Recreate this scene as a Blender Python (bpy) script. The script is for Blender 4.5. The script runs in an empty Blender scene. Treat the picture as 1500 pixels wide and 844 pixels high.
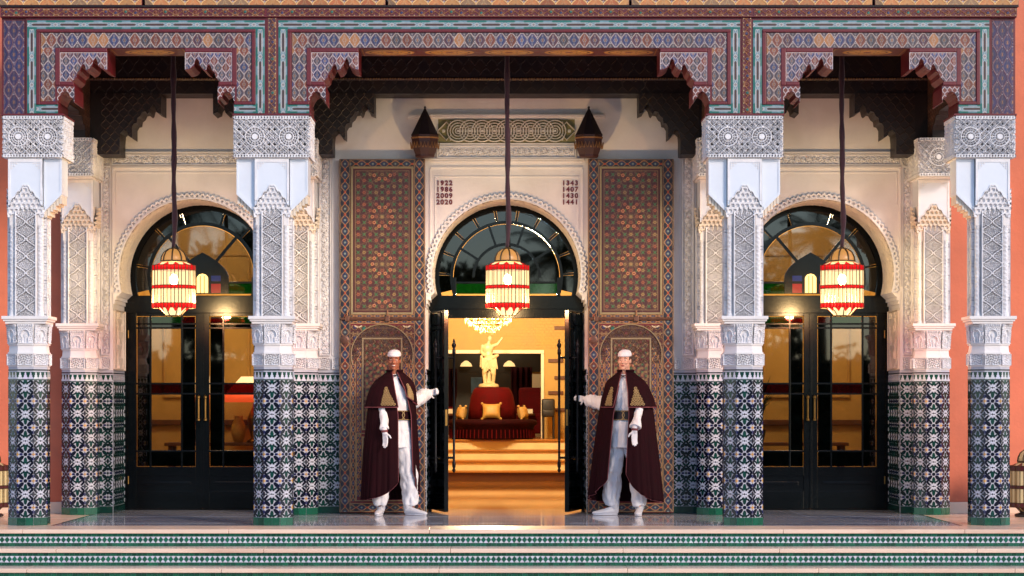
import bpy, bmesh, math, random
import numpy as np
from mathutils import Vector, Matrix
random.seed(7); RNG = np.random.default_rng(7)
PI = math.pi; R = math.radians
sc = bpy.context.scene
COL = sc.collection

# ------------------------------------------------------------------ camera
CAM_Y, CAM_Z, FPX = -24.3, 1.236, 3538.0           # metres, metres, focal length in photo pixels
cd = bpy.data.cameras.new('camera'); cam = bpy.data.objects.new('camera', cd); COL.objects.link(cam)
cam.location = (0, CAM_Y, CAM_Z); cam.rotation_euler = (R(90), 0, 0)
cd.sensor_width = 36; cd.lens = 36*FPX/1500
cd.shift_x = 8/1500; cd.shift_y = 168/1500; cd.clip_start = .1; cd.clip_end = 600
sc.camera = cam
# ------------------------------------------------------------------ sky, sun, exposure
SUN_EL, SUN_AZ = 22, 38            # degrees; azimuth measured from straight behind the camera towards the right
w = bpy.data.worlds.new('World'); sc.world = w; w.use_nodes = True
nt = w.node_tree; bg = nt.nodes['Background']
sky = nt.nodes.new('ShaderNodeTexSky'); sky.sky_type = 'NISHITA'; sky.sun_disc = False
sky.sun_elevation = R(SUN_EL); sky.sun_rotation = R(180-SUN_AZ); sky.air_density = 1.0; sky.dust_density = .4; sky.ozone_density = 3.4
nt.links.new(sky.outputs['Color'], bg.inputs['Color']); bg.inputs['Strength'].default_value = .14
sd = bpy.data.lights.new('sun', 'SUN'); sun = bpy.data.objects.new('sun', sd); COL.objects.link(sun)
sd.energy = 1.3; sd.angle = R(12); sd.color = (1, .79, .62)
sun.rotation_euler = Vector((math.sin(R(SUN_AZ))*math.cos(R(SUN_EL)), -math.cos(R(SUN_AZ))*math.cos(R(SUN_EL)), math.sin(R(SUN_EL)))).to_track_quat('Z', 'Y').to_euler()
sun.location = (8, -16, 12)
vs = sc.view_settings; vs.view_transform = 'Standard'; vs.look = 'None'; vs.exposure = 0.9; vs.gamma = 1; vs.use_curve_mapping = False
sc.cycles.use_denoising = True; sc.cycles.max_bounces = 8; sc.cycles.transparent_max_bounces = 16
sc.cycles.caustics_reflective = False; sc.cycles.caustics_refractive = False; sc.cycles.sample_clamp_indirect = 6

# ------------------------------------------------------------------ helpers
def S(Y): return (Y - CAM_Y)/FPX                      # metres per photo pixel at depth Y
def PX(x, Y): return (x-742)*S(Y)
def PZ(y, Y): return CAM_Z-(y-590)*S(Y)
def hexc(h):
    h = h.lstrip('#'); c = [int(h[i:i+2], 16)/255 for i in (0, 2, 4)]
    return tuple((x/12.92 if x <= .04045 else ((x+.055)/1.055)**2.4) for x in c)

class MB:
    """collects shapes; build() links them as one mesh object"""
    def __init__(s): s.V = []; s.F = []; s.C = []; s.n = 0
    def add(s, V, F, col=(1, 1, 1), mi=0):
        V = np.asarray(V, float).reshape(-1, 3); C = np.asarray(col, float)
        if C.ndim == 1: C = np.tile(C[:3], (len(V), 1))
        s.V.append(V); s.C.append(C)
        if isinstance(F, np.ndarray): F = [F]
        else:
            by = {}
            for f in F: by.setdefault(len(f), []).append(f)
            F = [np.array(v) for v in by.values()]
        for f in F:
            if len(f): s.F.append((f.astype(np.int64)+s.n, mi))
        s.n += len(V); return s
    def box(s, x0, x1, y0, y1, z0, z1, col=(1, 1, 1), mi=0, bev=0):
        if bev: return s.bbox(x0, x1, y0, y1, z0, z1, bev, col, mi)
        V = [(x, y, z) for x in (x0, x1) for y in (y0, y1) for z in (z0, z1)]
        return s.add(V, [(0, 1, 3, 2), (4, 6, 7, 5), (0, 4, 5, 1), (2, 3, 7, 6), (0, 2, 6, 4), (1, 5, 7, 3)], col, mi)
    def bbox(s, x0, x1, y0, y1, z0, z1, b, col=(1, 1, 1), mi=0):
        bm = bmesh.new(); bmesh.ops.create_cube(bm, size=1)
        for v in bm.verts: v.co = Vector((x0 if v.co.x < 0 else x1, y0 if v.co.y < 0 else y1, z0 if v.co.z < 0 else z1))
        bmesh.ops.bevel(bm, geom=bm.edges[:], offset=b, segments=2, affect='EDGES', profile=.6)
        return s.bm(bm, col, mi)
    def bm(s, bm, col=(1, 1, 1), mi=0):
        bm.verts.index_update(); V = [v.co[:] for v in bm.verts]; F = [[v.index for v in f.verts] for f in bm.faces]; bm.free()
        return s.add(V, F, col, mi)
    def prism(s, pts, o, u, v, d, col=(1, 1, 1), mi=0, cap2=True):
        """polygon pts (2-D) laid out on o + a*u + b*v, extruded by vector d; the first face is the far one (o), the second the near one (o+d)"""
        o, u, v, d = map(np.array, (o, u, v, d)); P = np.array(pts, float); n = len(P)
        A = o+P[:, :1]*u+P[:, 1:2]*v; V = np.vstack([A, A+d])
        if np.dot(np.cross(u, v), d) < 0: ar = -1
        else: ar = 1
        area = np.sum(P[:, 0]*np.roll(P[:, 1], -1)-np.roll(P[:, 0], -1)*P[:, 1])*ar
        F = []
        for i in range(n):
            j = (i+1) % n; q = (i, j, j+n, i+n); F.append(q if area > 0 else q[::-1])
        top = list(range(n, 2*n)); bot = list(range(n-1, -1, -1))
        if area < 0: top = top[::-1]; bot = bot[::-1]
        # triangulate concave caps through bmesh-free fan is unsafe: use mathutils tessellation
        from mathutils.geometry import tessellate_polygon
        tri = tessellate_polygon([[Vector((p[0], p[1], 0)) for p in P]]) if n > 4 else None
        if tri is None:
            F.append(tuple(top)); F += [tuple(bot)] if cap2 else []
        else:
            for t in tri:
                a, b, c = t; ar2 = ((P[b]-P[a])[0]*(P[c]-P[a])[1]-(P[b]-P[a])[1]*(P[c]-P[a])[0])*ar
                if ar2 < 0: b, c = c, b
                F.append((a+n, b+n, c+n))
                if cap2: F.append((a, c, b))
        return s.add(V, F, col, mi)
    def lathe(s, prof, o=(0, 0, 0), seg=16, col=(1, 1, 1), mi=0, a0=0, sx=1, sy=1):
        """profile [(radius, z)...] turned round the z axis through o"""
        a = np.arange(seg)*2*PI/seg+a0; V = []
        for r, z in prof:
            V += [(o[0]+r*sx*math.cos(t), o[1]+r*sy*math.sin(t), o[2]+z) for t in a]
        F = []; m = len(prof)
        for k in range(m-1):
            for i in range(seg):
                j = (i+1) % seg; F.append((k*seg+i, k*seg+j, (k+1)*seg+j, (k+1)*seg+i))
        if prof[0][0] > 1e-6: F.append(tuple(range(seg-1, -1, -1)))
        if prof[-1][0] > 1e-6: F.append(tuple(range((m-1)*seg, m*seg)))
        return s.add(V, F, col, mi)
    def tube(s, path, rad, seg=8, col=(1, 1, 1), mi=0, caps=True):
        P = [Vector(p) for p in path]; n = len(P); rr = rad if hasattr(rad, '__len__') else [rad]*n
        V = []; up = None
        for i in range(n):
            t = (P[min(i+1, n-1)]-P[max(i-1, 0)]).normalized()
            if up is None: up = Vector((0, 0, 1)) if abs(t.z) < .9 else Vector((1, 0, 0))
            a = t.cross(up).normalized(); b = a.cross(t).normalized(); up = b
            for k in range(seg):
                an = 2*PI*k/seg; V.append((P[i]+(a*math.cos(an)+b*math.sin(an))*rr[i])[:])
        F = []
        for i in range(n-1):
            for k in range(seg):
                j = (k+1) % seg; F.append((i*seg+k, (i+1)*seg+k, (i+1)*seg+j, i*seg+j))
        if caps: F.append(tuple(range(seg))); F.append(tuple(range(n*seg-1, (n-1)*seg-1, -1)))
        return s.add(V, F, col, mi)
    def ball(s, c, r, seg=10, col=(1, 1, 1), mi=0):
        rx, ry, rz = r if hasattr(r, '__len__') else (r, r, r)
        m = max(4, seg//2+1); prof = [(math.sin(PI*i/m), -math.cos(PI*i/m)) for i in range(m+1)]
        a = np.arange(seg)*2*PI/seg; V = []
        for q, z in prof: V += [(c[0]+rx*q*math.cos(t), c[1]+ry*q*math.sin(t), c[2]+rz*z) for t in a]
        F = [(k*seg+i, k*seg+(i+1) % seg, (k+1)*seg+(i+1) % seg, (k+1)*seg+i) for k in range(m) for i in range(seg)]
        return s.add(V, F, col, mi)
    def grid(s, w, h, fn, o, u, v, cell=.005, mask=None, mi=0, off=0.0, skirt=True):
        """a relief: height and colour come from fn(U, V) (metres, origin at the lower left corner)"""
        nu = max(2, int(round(w/cell))+1); nv = max(2, int(round(h/cell))+1)
        U, Vv = np.meshgrid(np.linspace(0, w, nu), np.linspace(0, h, nv))
        H, C = fn(U, Vv)
        H = np.zeros_like(U)+H
        o, u, v = map(lambda q: np.array(q, float), (o, u, v)); n = np.cross(u, v); n /= np.linalg.norm(n)
        P = o+U[..., None]*u+Vv[..., None]*v+(H+off)[..., None]*n
        idx = np.arange(nu*nv).reshape(nv, nu)
        Q = np.stack([idx[:-1, :-1], idx[:-1, 1:], idx[1:, 1:], idx[1:, :-1]], -1).reshape(-1, 4)
        if mask is not None:
            M = mask(U, Vv)
            k = (M[:-1, :-1].astype(int)+M[:-1, 1:]+M[1:, 1:]+M[1:, :-1]).reshape(-1) >= 2
            Q = Q[k]
        C = np.broadcast_to(np.asarray(C, float), U.shape+(3,)) if C is not None else np.ones(U.shape+(3,))
        return s.add(P.reshape(-1, 3), Q, C.reshape(-1, 3), mi)
    def build(s, name, mats, parent=None, smooth=False, loc=None, kind=None, label=None):
        me = bpy.data.meshes.new(name)
        V = np.vstack(s.V); C = np.vstack(s.C)
        me.vertices.add(len(V)); me.vertices.foreach_set('co', V.astype(np.float32).ravel())
        loops = np.concatenate([f.ravel() for f, m in s.F]); tot = np.concatenate([np.full(len(f), f.shape[1]) for f, m in s.F])
        mi = np.concatenate([np.full(len(f), m) for f, m in s.F])
        me.loops.add(len(loops)); me.loops.foreach_set('vertex_index', loops.astype(np.int32))
        me.polygons.add(len(tot)); st = np.concatenate([[0], np.cumsum(tot)[:-1]])
        me.polygons.foreach_set('loop_start', st.astype(np.int32))
        me.polygons.foreach_set('material_index', mi.astype(np.int32))
        me.update(calc_edges=True); me.validate()
        if isinstance(mats, str): mats = [mats]
        for m in mats: me.materials.append(M[m])
        if not np.all(C == 1):
            at = me.color_attributes.new('Col', 'FLOAT_COLOR', 'POINT')
            at.data.foreach_set('color', np.hstack([C, np.ones((len(C), 1))]).astype(np.float32).ravel())
        me.polygons.foreach_set('use_smooth', np.full(len(me.polygons), bool(smooth)))
        return link(name, me, parent, kind, label)
def link(name, me, parent=None, kind=None, label=None):
    o = bpy.data.objects.new(name, me); COL.objects.link(o)
    if parent is not None:
        o.parent = parent; o.matrix_parent_inverse = Matrix.Translation(-Vector(parent.get('_base', (0, 0, 0))))
    if kind: o['kind'] = kind
    if label: o['label'] = label
    return o
def put(name, me, parent, loc, rot=(0, 0, 0), scale=None):
    """another object that shares the mesh me"""
    o = link(name, me, parent); o.location = loc; o.rotation_euler = rot
    if scale is not None: o.scale = scale
    return o
def thing(name, label, cat, loc=(0, 0, 0), group=None, world=True):
    """an Empty at the thing's base; with world=True its parts are built in world coordinates"""
    o = bpy.data.objects.new(name, None); COL.objects.link(o); o.location = loc; o.empty_display_size = .1
    if world: o['_base'] = tuple(loc)
    o['label'] = label; o['category'] = cat; o['kind'] = 'thing'
    if group: o['group'] = group
    return o
def struct(o): o['kind'] = 'structure'; return o
def dup(root, loc, rotz=0, label=None, mirror=False):
    r = root.copy(); COL.objects.link(r); r.location = loc; r.rotation_euler = (0, 0, rotz)
    if mirror: r.scale = (-1, 1, 1)
    if label: r['label'] = label
    for ch in list(root.children):
        c = ch.copy(); COL.objects.link(c); c.parent = r
        for g in ch.children:
            d = g.copy(); COL.objects.link(d); d.parent = c
    return r

# ------------------------------------------------------------------ materials
M = {}
def mat(name, col=(.8, .8, .8), rough=.6, metal=0, var=.0, vs_=6, bump=0, bs=60, attr=False, spec=.5, emit=None, es=0, coat=0, var2=None, stretch=None, trans=0, sheen=0):
    m = bpy.data.materials.new(name); m.use_nodes = True; t = m.node_tree; b = t.nodes['Principled BSDF']; L = t.links.new
    b.inputs['Roughness'].default_value = rough; b.inputs['Metallic'].default_value = metal
    b.inputs['Specular IOR Level'].default_value = spec; b.inputs['Coat Weight'].default_value = coat
    b.inputs['Transmission Weight'].default_value = trans; b.inputs['Sheen Weight'].default_value = sheen
    col = hexc(col) if isinstance(col, str) else col
    b.inputs['Base Color'].default_value = (*col, 1)
    src = None
    if attr:
        a = t.nodes.new('ShaderNodeAttribute'); a.attribute_name = 'Col'; src = a.outputs['Color']
    if var or bump:
        tc = t.nodes.new('ShaderNodeTexCoord'); mp = t.nodes.new('ShaderNodeMapping'); L(tc.outputs['Object'], mp.inputs['Vector'])
        if stretch: mp.inputs['Scale'].default_value = stretch
    if var:
        n = t.nodes.new('ShaderNodeTexNoise'); n.inputs['Scale'].default_value = vs_; n.inputs['Detail'].default_value = 6; n.inputs['Roughness'].default_value = .62
        L(mp.outputs['Vector'], n.inputs['Vector'])
        mr = t.nodes.new('ShaderNodeMapRange'); mr.inputs['From Min'].default_value = .3; mr.inputs['From Max'].default_value = .7
        mr.inputs['To Min'].default_value = 1-var; mr.inputs['To Max'].default_value = 1+var*.6; L(n.outputs['Fac'], mr.inputs['Value'])
        mx = t.nodes.new('ShaderNodeMix'); mx.data_type = 'RGBA'; mx.blend_type = 'MULTIPLY'; mx.inputs['Factor'].default_value = 1
        if src: L(src, mx.inputs['A'])
        else: mx.inputs['A'].default_value = (*col, 1)
        L(mr.outputs['Result'], mx.inputs['B']); src = mx.outputs['Result']
        if var2:
            v2 = hexc(var2) if isinstance(var2, str) else var2
            m2 = t.nodes.new('ShaderNodeMix'); m2.data_type = 'RGBA'; L(src, m2.inputs['A']); m2.inputs['B'].default_value = (*v2, 1)
            n2 = t.nodes.new('ShaderNodeTexNoise'); n2.inputs['Scale'].default_value = vs_*.37; n2.inputs['Detail'].default_value = 8; n2.inputs['Distortion'].default_value = 1.2
            L(mp.outputs['Vector'], n2.inputs['Vector'])
            r2 = t.nodes.new('ShaderNodeMapRange'); r2.inputs['From Min'].default_value = .52; r2.inputs['From Max'].default_value = .72; L(n2.outputs['Fac'], r2.inputs['Value'])
            L(r2.outputs['Result'], m2.inputs['Factor']); src = m2.outputs['Result']
        rr = t.nodes.new('ShaderNodeMapRange'); rr.inputs['To Min'].default_value = max(.03, rough*.75); rr.inputs['To Max'].default_value = min(1, rough*1.3)
        L(n.outputs['Fac'], rr.inputs['Value']); L(rr.outputs['Result'], b.inputs['Roughness'])
    if src: L(src, b.inputs['Base Color'])
    if bump:
        n3 = t.nodes.new('ShaderNodeTexNoise'); n3.inputs['Scale'].default_value = bs; n3.inputs['Detail'].default_value = 4; L(mp.outputs['Vector'], n3.inputs['Vector'])
        bp = t.nodes.new('ShaderNodeBump'); bp.inputs['Strength'].default_value = bump; bp.inputs['Distance'].default_value = .01
        L(n3.outputs['Fac'], bp.inputs['Height']); L(bp.outputs['Normal'], b.inputs['Normal'])
    if emit:
        b.inputs['Emission Color'].default_value = (*(hexc(emit) if isinstance(emit, str) else emit), 1); b.inputs['Emission Strength'].default_value = es
    M[name] = m; return m
def glass(name, tint=(1, 1, 1), refl=1.0, rough=.02):
    """thin window glass: tinted see-through sheet with mirror reflection by Fresnel"""
    m = bpy.data.materials.new(name); m.use_nodes = True; t = m.node_tree; t.nodes.clear(); L = t.links.new
    out = t.nodes.new('ShaderNodeOutputMaterial'); mix = t.nodes.new('ShaderNodeMixShader'); tr = t.nodes.new('ShaderNodeBsdfTransparent'); gl = t.nodes.new('ShaderNodeBsdfGlossy')
    fr = t.nodes.new('ShaderNodeFresnel'); fr.inputs['IOR'].default_value = 1.5; mu = t.nodes.new('ShaderNodeMath'); mu.operation = 'MULTIPLY'; mu.inputs[1].default_value = refl
    tr.inputs['Color'].default_value = (*tint, 1); gl.inputs['Roughness'].default_value = rough
    L(fr.outputs[0], mu.inputs[0]); L(mu.outputs[0], mix.inputs[0]); L(tr.outputs[0], mix.inputs[1]); L(gl.outputs[0], mix.inputs[2]); L(mix.outputs[0], out.inputs[0])
    M[name] = m
def lampglass(name, tint, emit, es, tr_w=.6):
    """lit coloured lantern glass: lets the bulb's light through tinted and glows"""
    m = bpy.data.materials.new(name); m.use_nodes = True; t = m.node_tree; t.nodes.clear(); L = t.links.new
    out = t.nodes.new('ShaderNodeOutputMaterial'); ad = t.nodes.new('ShaderNodeAddShader'); tr = t.nodes.new('ShaderNodeBsdfTransparent'); em = t.nodes.new('ShaderNodeEmission')
    tr.inputs['Color'].default_value = (*[c*tr_w for c in tint], 1); em.inputs['Color'].default_value = (*emit, 1); em.inputs['Strength'].default_value = es
    L(tr.outputs[0], ad.inputs[0]); L(em.outputs[0], ad.inputs[1]); L(ad.outputs[0], out.inputs[0]); M[name] = m

mat('plaster', (.82, .78, .765), .75, var=.08, vs_=3, bump=.10, bs=40, var2=(.73, .68, .65))
mat('stucco', (.80, .785, .80), .8, var=.16, vs_=7, bump=.12, bs=120)
mat('stucco_tan', (.74, .65, .54), .8, var=.12, vs_=9, bump=.1, bs=120)
mat('tadelakt', (.74, .78, .85), .32, var=.05, vs_=3, bump=.03, bs=20)  # polished plaster; blue sky reflection partly tinted into the base colour
mat('terracotta', '#d6785a', .85, var=.20, vs_=1.3, bump=.35, bs=26, var2='#c66a4e')
mat('marble', '#ebd0ba', .24, var=.10, vs_=2.2, bump=.02, bs=50, var2='#d4b098', stretch=(.5, 2, 2))
mat('floor_marble', '#b4b8c8', .07, var=.14, vs_=1.4, var2='#969cb0')
mat('inlay', '#15161c', .12, var=.1)
mat('lobby_floor', '#8a5a26', .05, var=.2, vs_=2, var2='#5d3a18', bump=.03, bs=2.2, stretch=(.6, 3, 1))
mat('tile', (.8, .8, .8), .16, attr=True, var=.16, vs_=30, bump=.06, bs=70, coat=.2)
mat('grout', (.50, .50, .56), .5, var=.12, vs_=14)
mat('paint', (.5, .5, .5), .42, attr=True, var=.18, vs_=22, bump=.05, bs=90)
mat('red_wood', '#66161f', .42, var=.2, vs_=12, bump=.08, bs=80)
mat('dark_wood', '#190d0c', .5, var=.25, vs_=9, bump=.1, bs=60)  # darkened to carry the shade inside the porch
mat('door_paint', '#04070a', .16, var=.2, vs_=5, bump=.02, bs=60, spec=.28)
mat('iron', '#14161b', .35, metal=.7, var=.2, vs_=20)
mat('brass', '#8b6a3a', .35, metal=1, var=.25, vs_=30)
mat('ground', '#a39a9a', .7, var=.15, vs_=1.5, bump=.2, bs=12, var2='#8c8486')
# ------------------------------------------------------------------ pattern functions (numpy, metres)
def sm(d, w=.004): return np.clip(.5-d/w, 0, 1)
def lay(C, mask, col): return C*(1-mask[..., None])+np.array(col)*mask[..., None]
def base(U, col): return np.zeros(U.shape+(3,))+np.array(col)
def lvl(F, U, V, c=0.0):
    """distance to the contour F = c"""
    du = U[0, 1]-U[0, 0]; dv = V[1, 0]-V[0, 0]; gv, gu = np.gradient(F, dv, du)
    return np.abs(F-c)/np.maximum(np.hypot(gu, gv), 1e-3*np.max(np.hypot(gu, gv))+1e-9)
def hsh(a, b=0): return np.modf(np.abs(np.sin(a*12.9898+b*78.233)*43758.5453))[0]
K_WHITE = hexc('#cdbcb2'); K_CREAM = hexc('#d3b98c'); K_BLUE = hexc('#323a62'); K_SLATE = hexc('#47404a'); K_RUST = hexc('#71382a'); K_OCHRE = hexc('#9c6a42')
K_MAROON = hexc('#5a1826'); K_DARK = hexc('#241620'); K_TEAL = hexc('#1c6b62'); K_SKY = hexc('#6f8e9a'); K_GREEN = hexc('#2c5a36'); K_PURPLE = hexc('#4a2a3c'); K_BROWN = hexc('#4a2b25')

def ogee(U, V, a, b, k=.28):
    """ogee lattice with cells at (i*a, j*b) and (i+.5, j+.5); returns contour field, cell ids and local coords"""
    x = U/a; y = V/b
    F = 4*(.25+.25*np.cos(2*PI*y)-np.abs(x-np.round(x)))
    i0 = np.round(x); j0 = np.round(y); i1 = np.floor(x)+.5; j1 = np.floor(y)+.5
    A = F > 0
    return F, np.where(A, i0, i1), np.where(A, j0, j1), np.where(A, x-i0, x-i1)*a, np.where(A, y-j0, y-j1)*b, A
def pat_ogee(a, b, pal, line=K_WHITE, lw=.006, gnd=None, du=0, dv=0, h=.003, dots=True):
    def fn(U, V):
        F, ci, cj, lu, lv, A = ogee(U-du, V-dv, a, b)
        idx = (hsh(ci*3.1+7, cj*1.7+2)*len(pal)).astype(int) % len(pal)
        C = np.array(pal)[idx]
        if gnd is not None: C = np.where(A[..., None], C, np.array(gnd))
        if dots:
            tt = np.arctan2(lv/b, lu/a); r = np.hypot(lu/(a*.15), lv/(b*.2)); al = hsh(ci*1.3+5, cj*2.9+1)
            C = lay(C, sm(np.abs(r-.85-.28*np.cos(4*tt))*a*.12-.0020)*.8, np.array(line)*.62); C = lay(C, sm((r-.36)*a*.15), K_OCHRE); C = C*(.75+.5*al[..., None])
            C = lay(C, sm(lvl(F, U, V, .42)-.0016)*.7, K_OCHRE); C = lay(C, sm(lvl(F, U, V, -.42)-.0016)*.7, K_RUST)
            e2 = np.hypot(lu, (np.abs(lv)-b*.33)*1.2); C = lay(C, sm(e2-a*.055), K_WHITE); C = lay(C, sm(e2-a*.03), K_BLUE)
        m = sm(lvl(F, U, V)-lw/2); C = lay(C, m, line)
        return h*m, C
    return fn
def pat_teal(length, wd, vertical=False):
    """light blue band with long interlaced lozenges"""
    p = .285
    def fn(U, V):
        if vertical: U, V = V, U
        y = V-wd/2; x = (U/p-np.floor(U/p)-.5)*p; x2 = ((U/p+.5)-np.floor(U/p+.5)-.5)*p
        C = base(U, K_SKY)
        def hexd(x, y, L, h): return np.maximum(np.abs(y)-h, (np.abs(x)-L)*.6+np.abs(y)*.8-h*.4)
        for xx, col in ((x, K_BROWN),):
            d = hexd(xx, y, p*.32, wd*.12); C = lay(C, sm(d), col); C = lay(C, sm(np.abs(d-.006)-.0014), K_WHITE)
        d = hexd(x2, y-wd*.36, p*.34, wd*.10); C = lay(C, sm(d), K_TEAL)
        d = hexd(x2, y+wd*.36, p*.34, wd*.10); C = lay(C, sm(d), K_TEAL)
        d = np.abs(x2)*.75+np.abs(y)-wd*.2; C = lay(C, sm(np.abs(d)-.003), K_WHITE); C = lay(C, sm(np.hypot(x2, y)-wd*.09), K_MAROON)
        s = np.abs(np.abs(y)-wd*.24*np.clip(np.abs(x2)/(p*.1), 0, 1)); C = lay(C, sm(s-.0014), K_WHITE)
        e = wd/2-np.abs(y); C = lay(C, sm(e-.004), K_TEAL)
        return .002*sm(np.abs(y)-wd*.4), C
    return fn
def pat_scroll(length, wd, ground=K_MAROON, vine=K_OCHRE, vertical=False, p=.17, h=.006, seed=0, leafs=(K_BLUE, K_RUST, K_SLATE, K_TEAL), carve=False):
    def fn(U, V):
        if vertical: U, V = V, U
        y = (V-wd/2); C = base(U, ground); H = np.zeros_like(U)
        vy = wd*.30*np.sin(2*PI*U/p); slope = np.sqrt(1+(wd*.3*2*PI/p*np.cos(2*PI*U/p))**2)
        m = sm(np.abs(y-vy)/slope-.0035)
        k = np.floor(U/(p/2)); cx = (k+.5)*p/2; sg = np.where(k % 2 == 0, -1, 1)
        lx = U-cx; ly = (y-sg*wd*.06*-1)*1.0; r = np.hypot(lx, ly); th = np.arctan2(ly*sg, lx)
        pit = wd*.2; q = (r/pit-th/(2*PI)); q = np.abs(q-np.round(q))*pit
        m = np.maximum(m, sm(q-.003)*(r < wd*.40))
        pet = wd*.17*(1+.35*np.cos(5*th)); lm = sm(r-pet)
        lc = np.array(leafs)[(hsh(k+seed*3.3)*len(leafs)).astype(int) % len(leafs)]
        C = lay(C, m, vine); C = C*(1-lm[..., None])+lc*lm[..., None]
        ex = ((U/(p/4)-np.floor(U/(p/4)))-.5)*p/4; lf = np.hypot(ex*1.0, (np.abs(y)-wd*.40)*1.6); l2 = sm(lf-wd*.10); C = lay(C, l2*.8, K_CREAM if not carve else vine)
        e = wd/2-np.abs(y); C = lay(C, sm(e-.004), vine)
        return h*np.maximum(np.maximum(m, lm), l2), C
    return fn
def arab(U, V, p):
    return np.sin(2*PI*U/p+1.3*np.sin(2*PI*V/p*.5))*np.sin(2*PI*V/p+1.3*np.sin(2*PI*U/p*.5+1))
def carve_lattice(w, h, n=2, d=.032, rows=1):
    """pierced star lattice between two bead rows: the stucco block over each column"""
    def fn(U, V):
        x = U-w/2; y = V-h/2; bh = .032
        g = .072; a = (x+y)/g; b = (x-y)/g; q = .0509
        ta = np.abs(a-np.round(a))*g/1.41; tb = np.abs(b-np.round(b))*g/1.41; to = np.minimum(np.abs(x/q-np.round(x/q)), np.abs(y/q-np.round(y/q)))*q
        cx = (x/q-np.round(x/q))*q; cy = (y/q-np.round(y/q))*q; rc = np.hypot(cx, cy)
        s = np.minimum(np.minimum(ta, tb)-.0036, np.abs(rc-.0175)-.0032); s = np.minimum(s, rc-.0062)
        if n:
            pit = min(.34, w/n); 
            rx = x-(np.round(x/pit-.5*((n+1) % 2))+.5*((n+1) % 2))*pit; r = np.hypot(rx, y); th = np.arctan2(y, rx)
            pet = np.abs(np.modf(np.abs(th/(2*PI)*16+.5))[0]-.5)*2*PI/16*r
            ros = np.minimum(np.minimum(np.abs(r-.095)-.006, np.abs(r-.048)-.005), np.where((r > .04) & (r < .095), np.minimum(pet-.0035, np.abs(r-.07)-.003), 9))
            ros = np.minimum(ros, r-.030); s = np.where(r < .101, ros, s)
        H = d*np.clip(.5-s/.004, 0, 1)
        H = np.where(r < .03, d*1.25, H) if n else H
        e = np.abs(y)-(h/2-bh)
        bead = np.abs(x/.029-np.round(x/.029))*.029; bb = np.where(np.abs(e-bh*.5) < bh*.24, (bead < .009)*1.0, 1.0)
        H = np.where(e > 0, d*1.1*bb, H)
        return H, None
    return fn
def carve_ogee(w, h, a, b, d=.030):
    """tall carved panel: stacked ogee medallions filled with leaf work"""
    def fn(U, V):
        x = U-w/2; y = V
        ph = y/b; half = a*(.27+.23*np.cos(2*PI*ph)*1.0)
        side = np.abs(x); s1 = np.abs(side-half)/np.sqrt(1+(a*.23*2*PI/b)**2*np.sin(2*PI*ph)**2)
        j = ph-np.round(ph)
        f = arab(x+.0, y, .036); fill = np.clip(.5+(np.abs(f)-.36)*7, 0, 1)
        med = np.hypot(x/.7, j*b); fill = np.where(med < .034, np.clip(.5-(np.abs(np.modf(med/.012)[0]-.5)-.22)*8, 0, 1), fill)
        H = d*.72*fill
        H = np.where(s1 < .014, d*.0, H); bead = np.modf(np.abs(V/.022))[0] < .6
        H = np.where(s1 < .0065, d*np.where(bead, 1.05, .7), H)
        e = w/2-side; H = np.where(e < .008, d*1.15, H)
        return H, None
    return fn
def carve_vine(w, h, vertical=True, d=.020, p=.12):
    f0 = pat_scroll(h, w, vertical=True, h=d, p=p) if vertical else pat_scroll(w, h, vertical=False, h=d, p=p)
    def fn(U, V):
        H, C = f0(U, V); e = np.minimum(np.minimum(U, w-U), np.minimum(V, h-V))
        f = arab(U, V, .042); H = np.maximum(H, d*.6*(f > .35))
        H = np.where(e < .011, d*1.3, np.where(e < .019, -.001, H)); return H, None
    return fn
def carve_mesh(w, h, d=.020, p=.045):
    def fn(U, V):
        f = arab(U, V, p); H = d*np.clip(.5+(np.abs(f)-.28)*4, 0, 1)
        e = np.minimum(np.minimum(U, w-U), np.minimum(V, h-V)); H = np.where(e < .008, d*1.3, H)
        return H, None
    return fn
def carve_niche(w, h, d=.022):
    """little horseshoe niche with three lobes on each facet of the capital"""
    def fn(U, V):
        x = U-w/2; y = V
        c = np.hypot(x, y-h*.5)-w*.25; leg = np.maximum(np.abs(x)-w*.17, y-h*.5)
        lob = np.hypot(np.abs(x)-w*.12, y-h*.44)-w*.15
        n = np.minimum(np.minimum(c, leg), lob)
        f = arab(U, V, .04); H = d*(.55+.45*np.clip(.5+(np.abs(f)-.3)*4, 0, 1))
        H = np.where(n < .008, d*1.2, H); H = np.where(n < 0, d*.1, H)
        bud = np.hypot(x*1.4, y-h*.42)-w*.12; H = np.where((bud < 0) | (np.maximum(np.abs(x)-w*.03, y-h*.42) < 0), d*.8, H)
        e = V/h; H = np.where(e > .88, d*1.2*(np.modf(U/.018)[0] < .6)+.002, H); H = np.where(e < .06, d*1.1, H)
        return H, None
    return fn
def muq_outline(x, hw, hh):
    """scalloped pointed arch top edge of the muqarnas, x from -hw..hw, returns height"""
    t = np.abs(x)/hw; stp = 1-t
    return hh*(.18+.82*stp**.8)+hh*.10*np.abs(np.sin(PI*t*3.5))*(t < .97)
def carve_muq(w, h, d=.05, row=.052, cw=.048):
    def fn(U, V):
        x = U-w/2; k = np.floor(V/row); v = V/row-k; off = (k % 2)*.5
        q = x/cw+off; lx = (q-np.floor(q)-.5)*cw
        arch = row*.62-row*.30*(np.abs(lx)/(cw*.5))**2
        inn = (np.abs(lx) < cw*.36) & (v*row < arch) & (v*row > row*.04)
        H = .010+d*(k*row/h)-np.where(inn, .020+.006*(1-v), 0)+.008*v
        return H, None
    return fn
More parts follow.
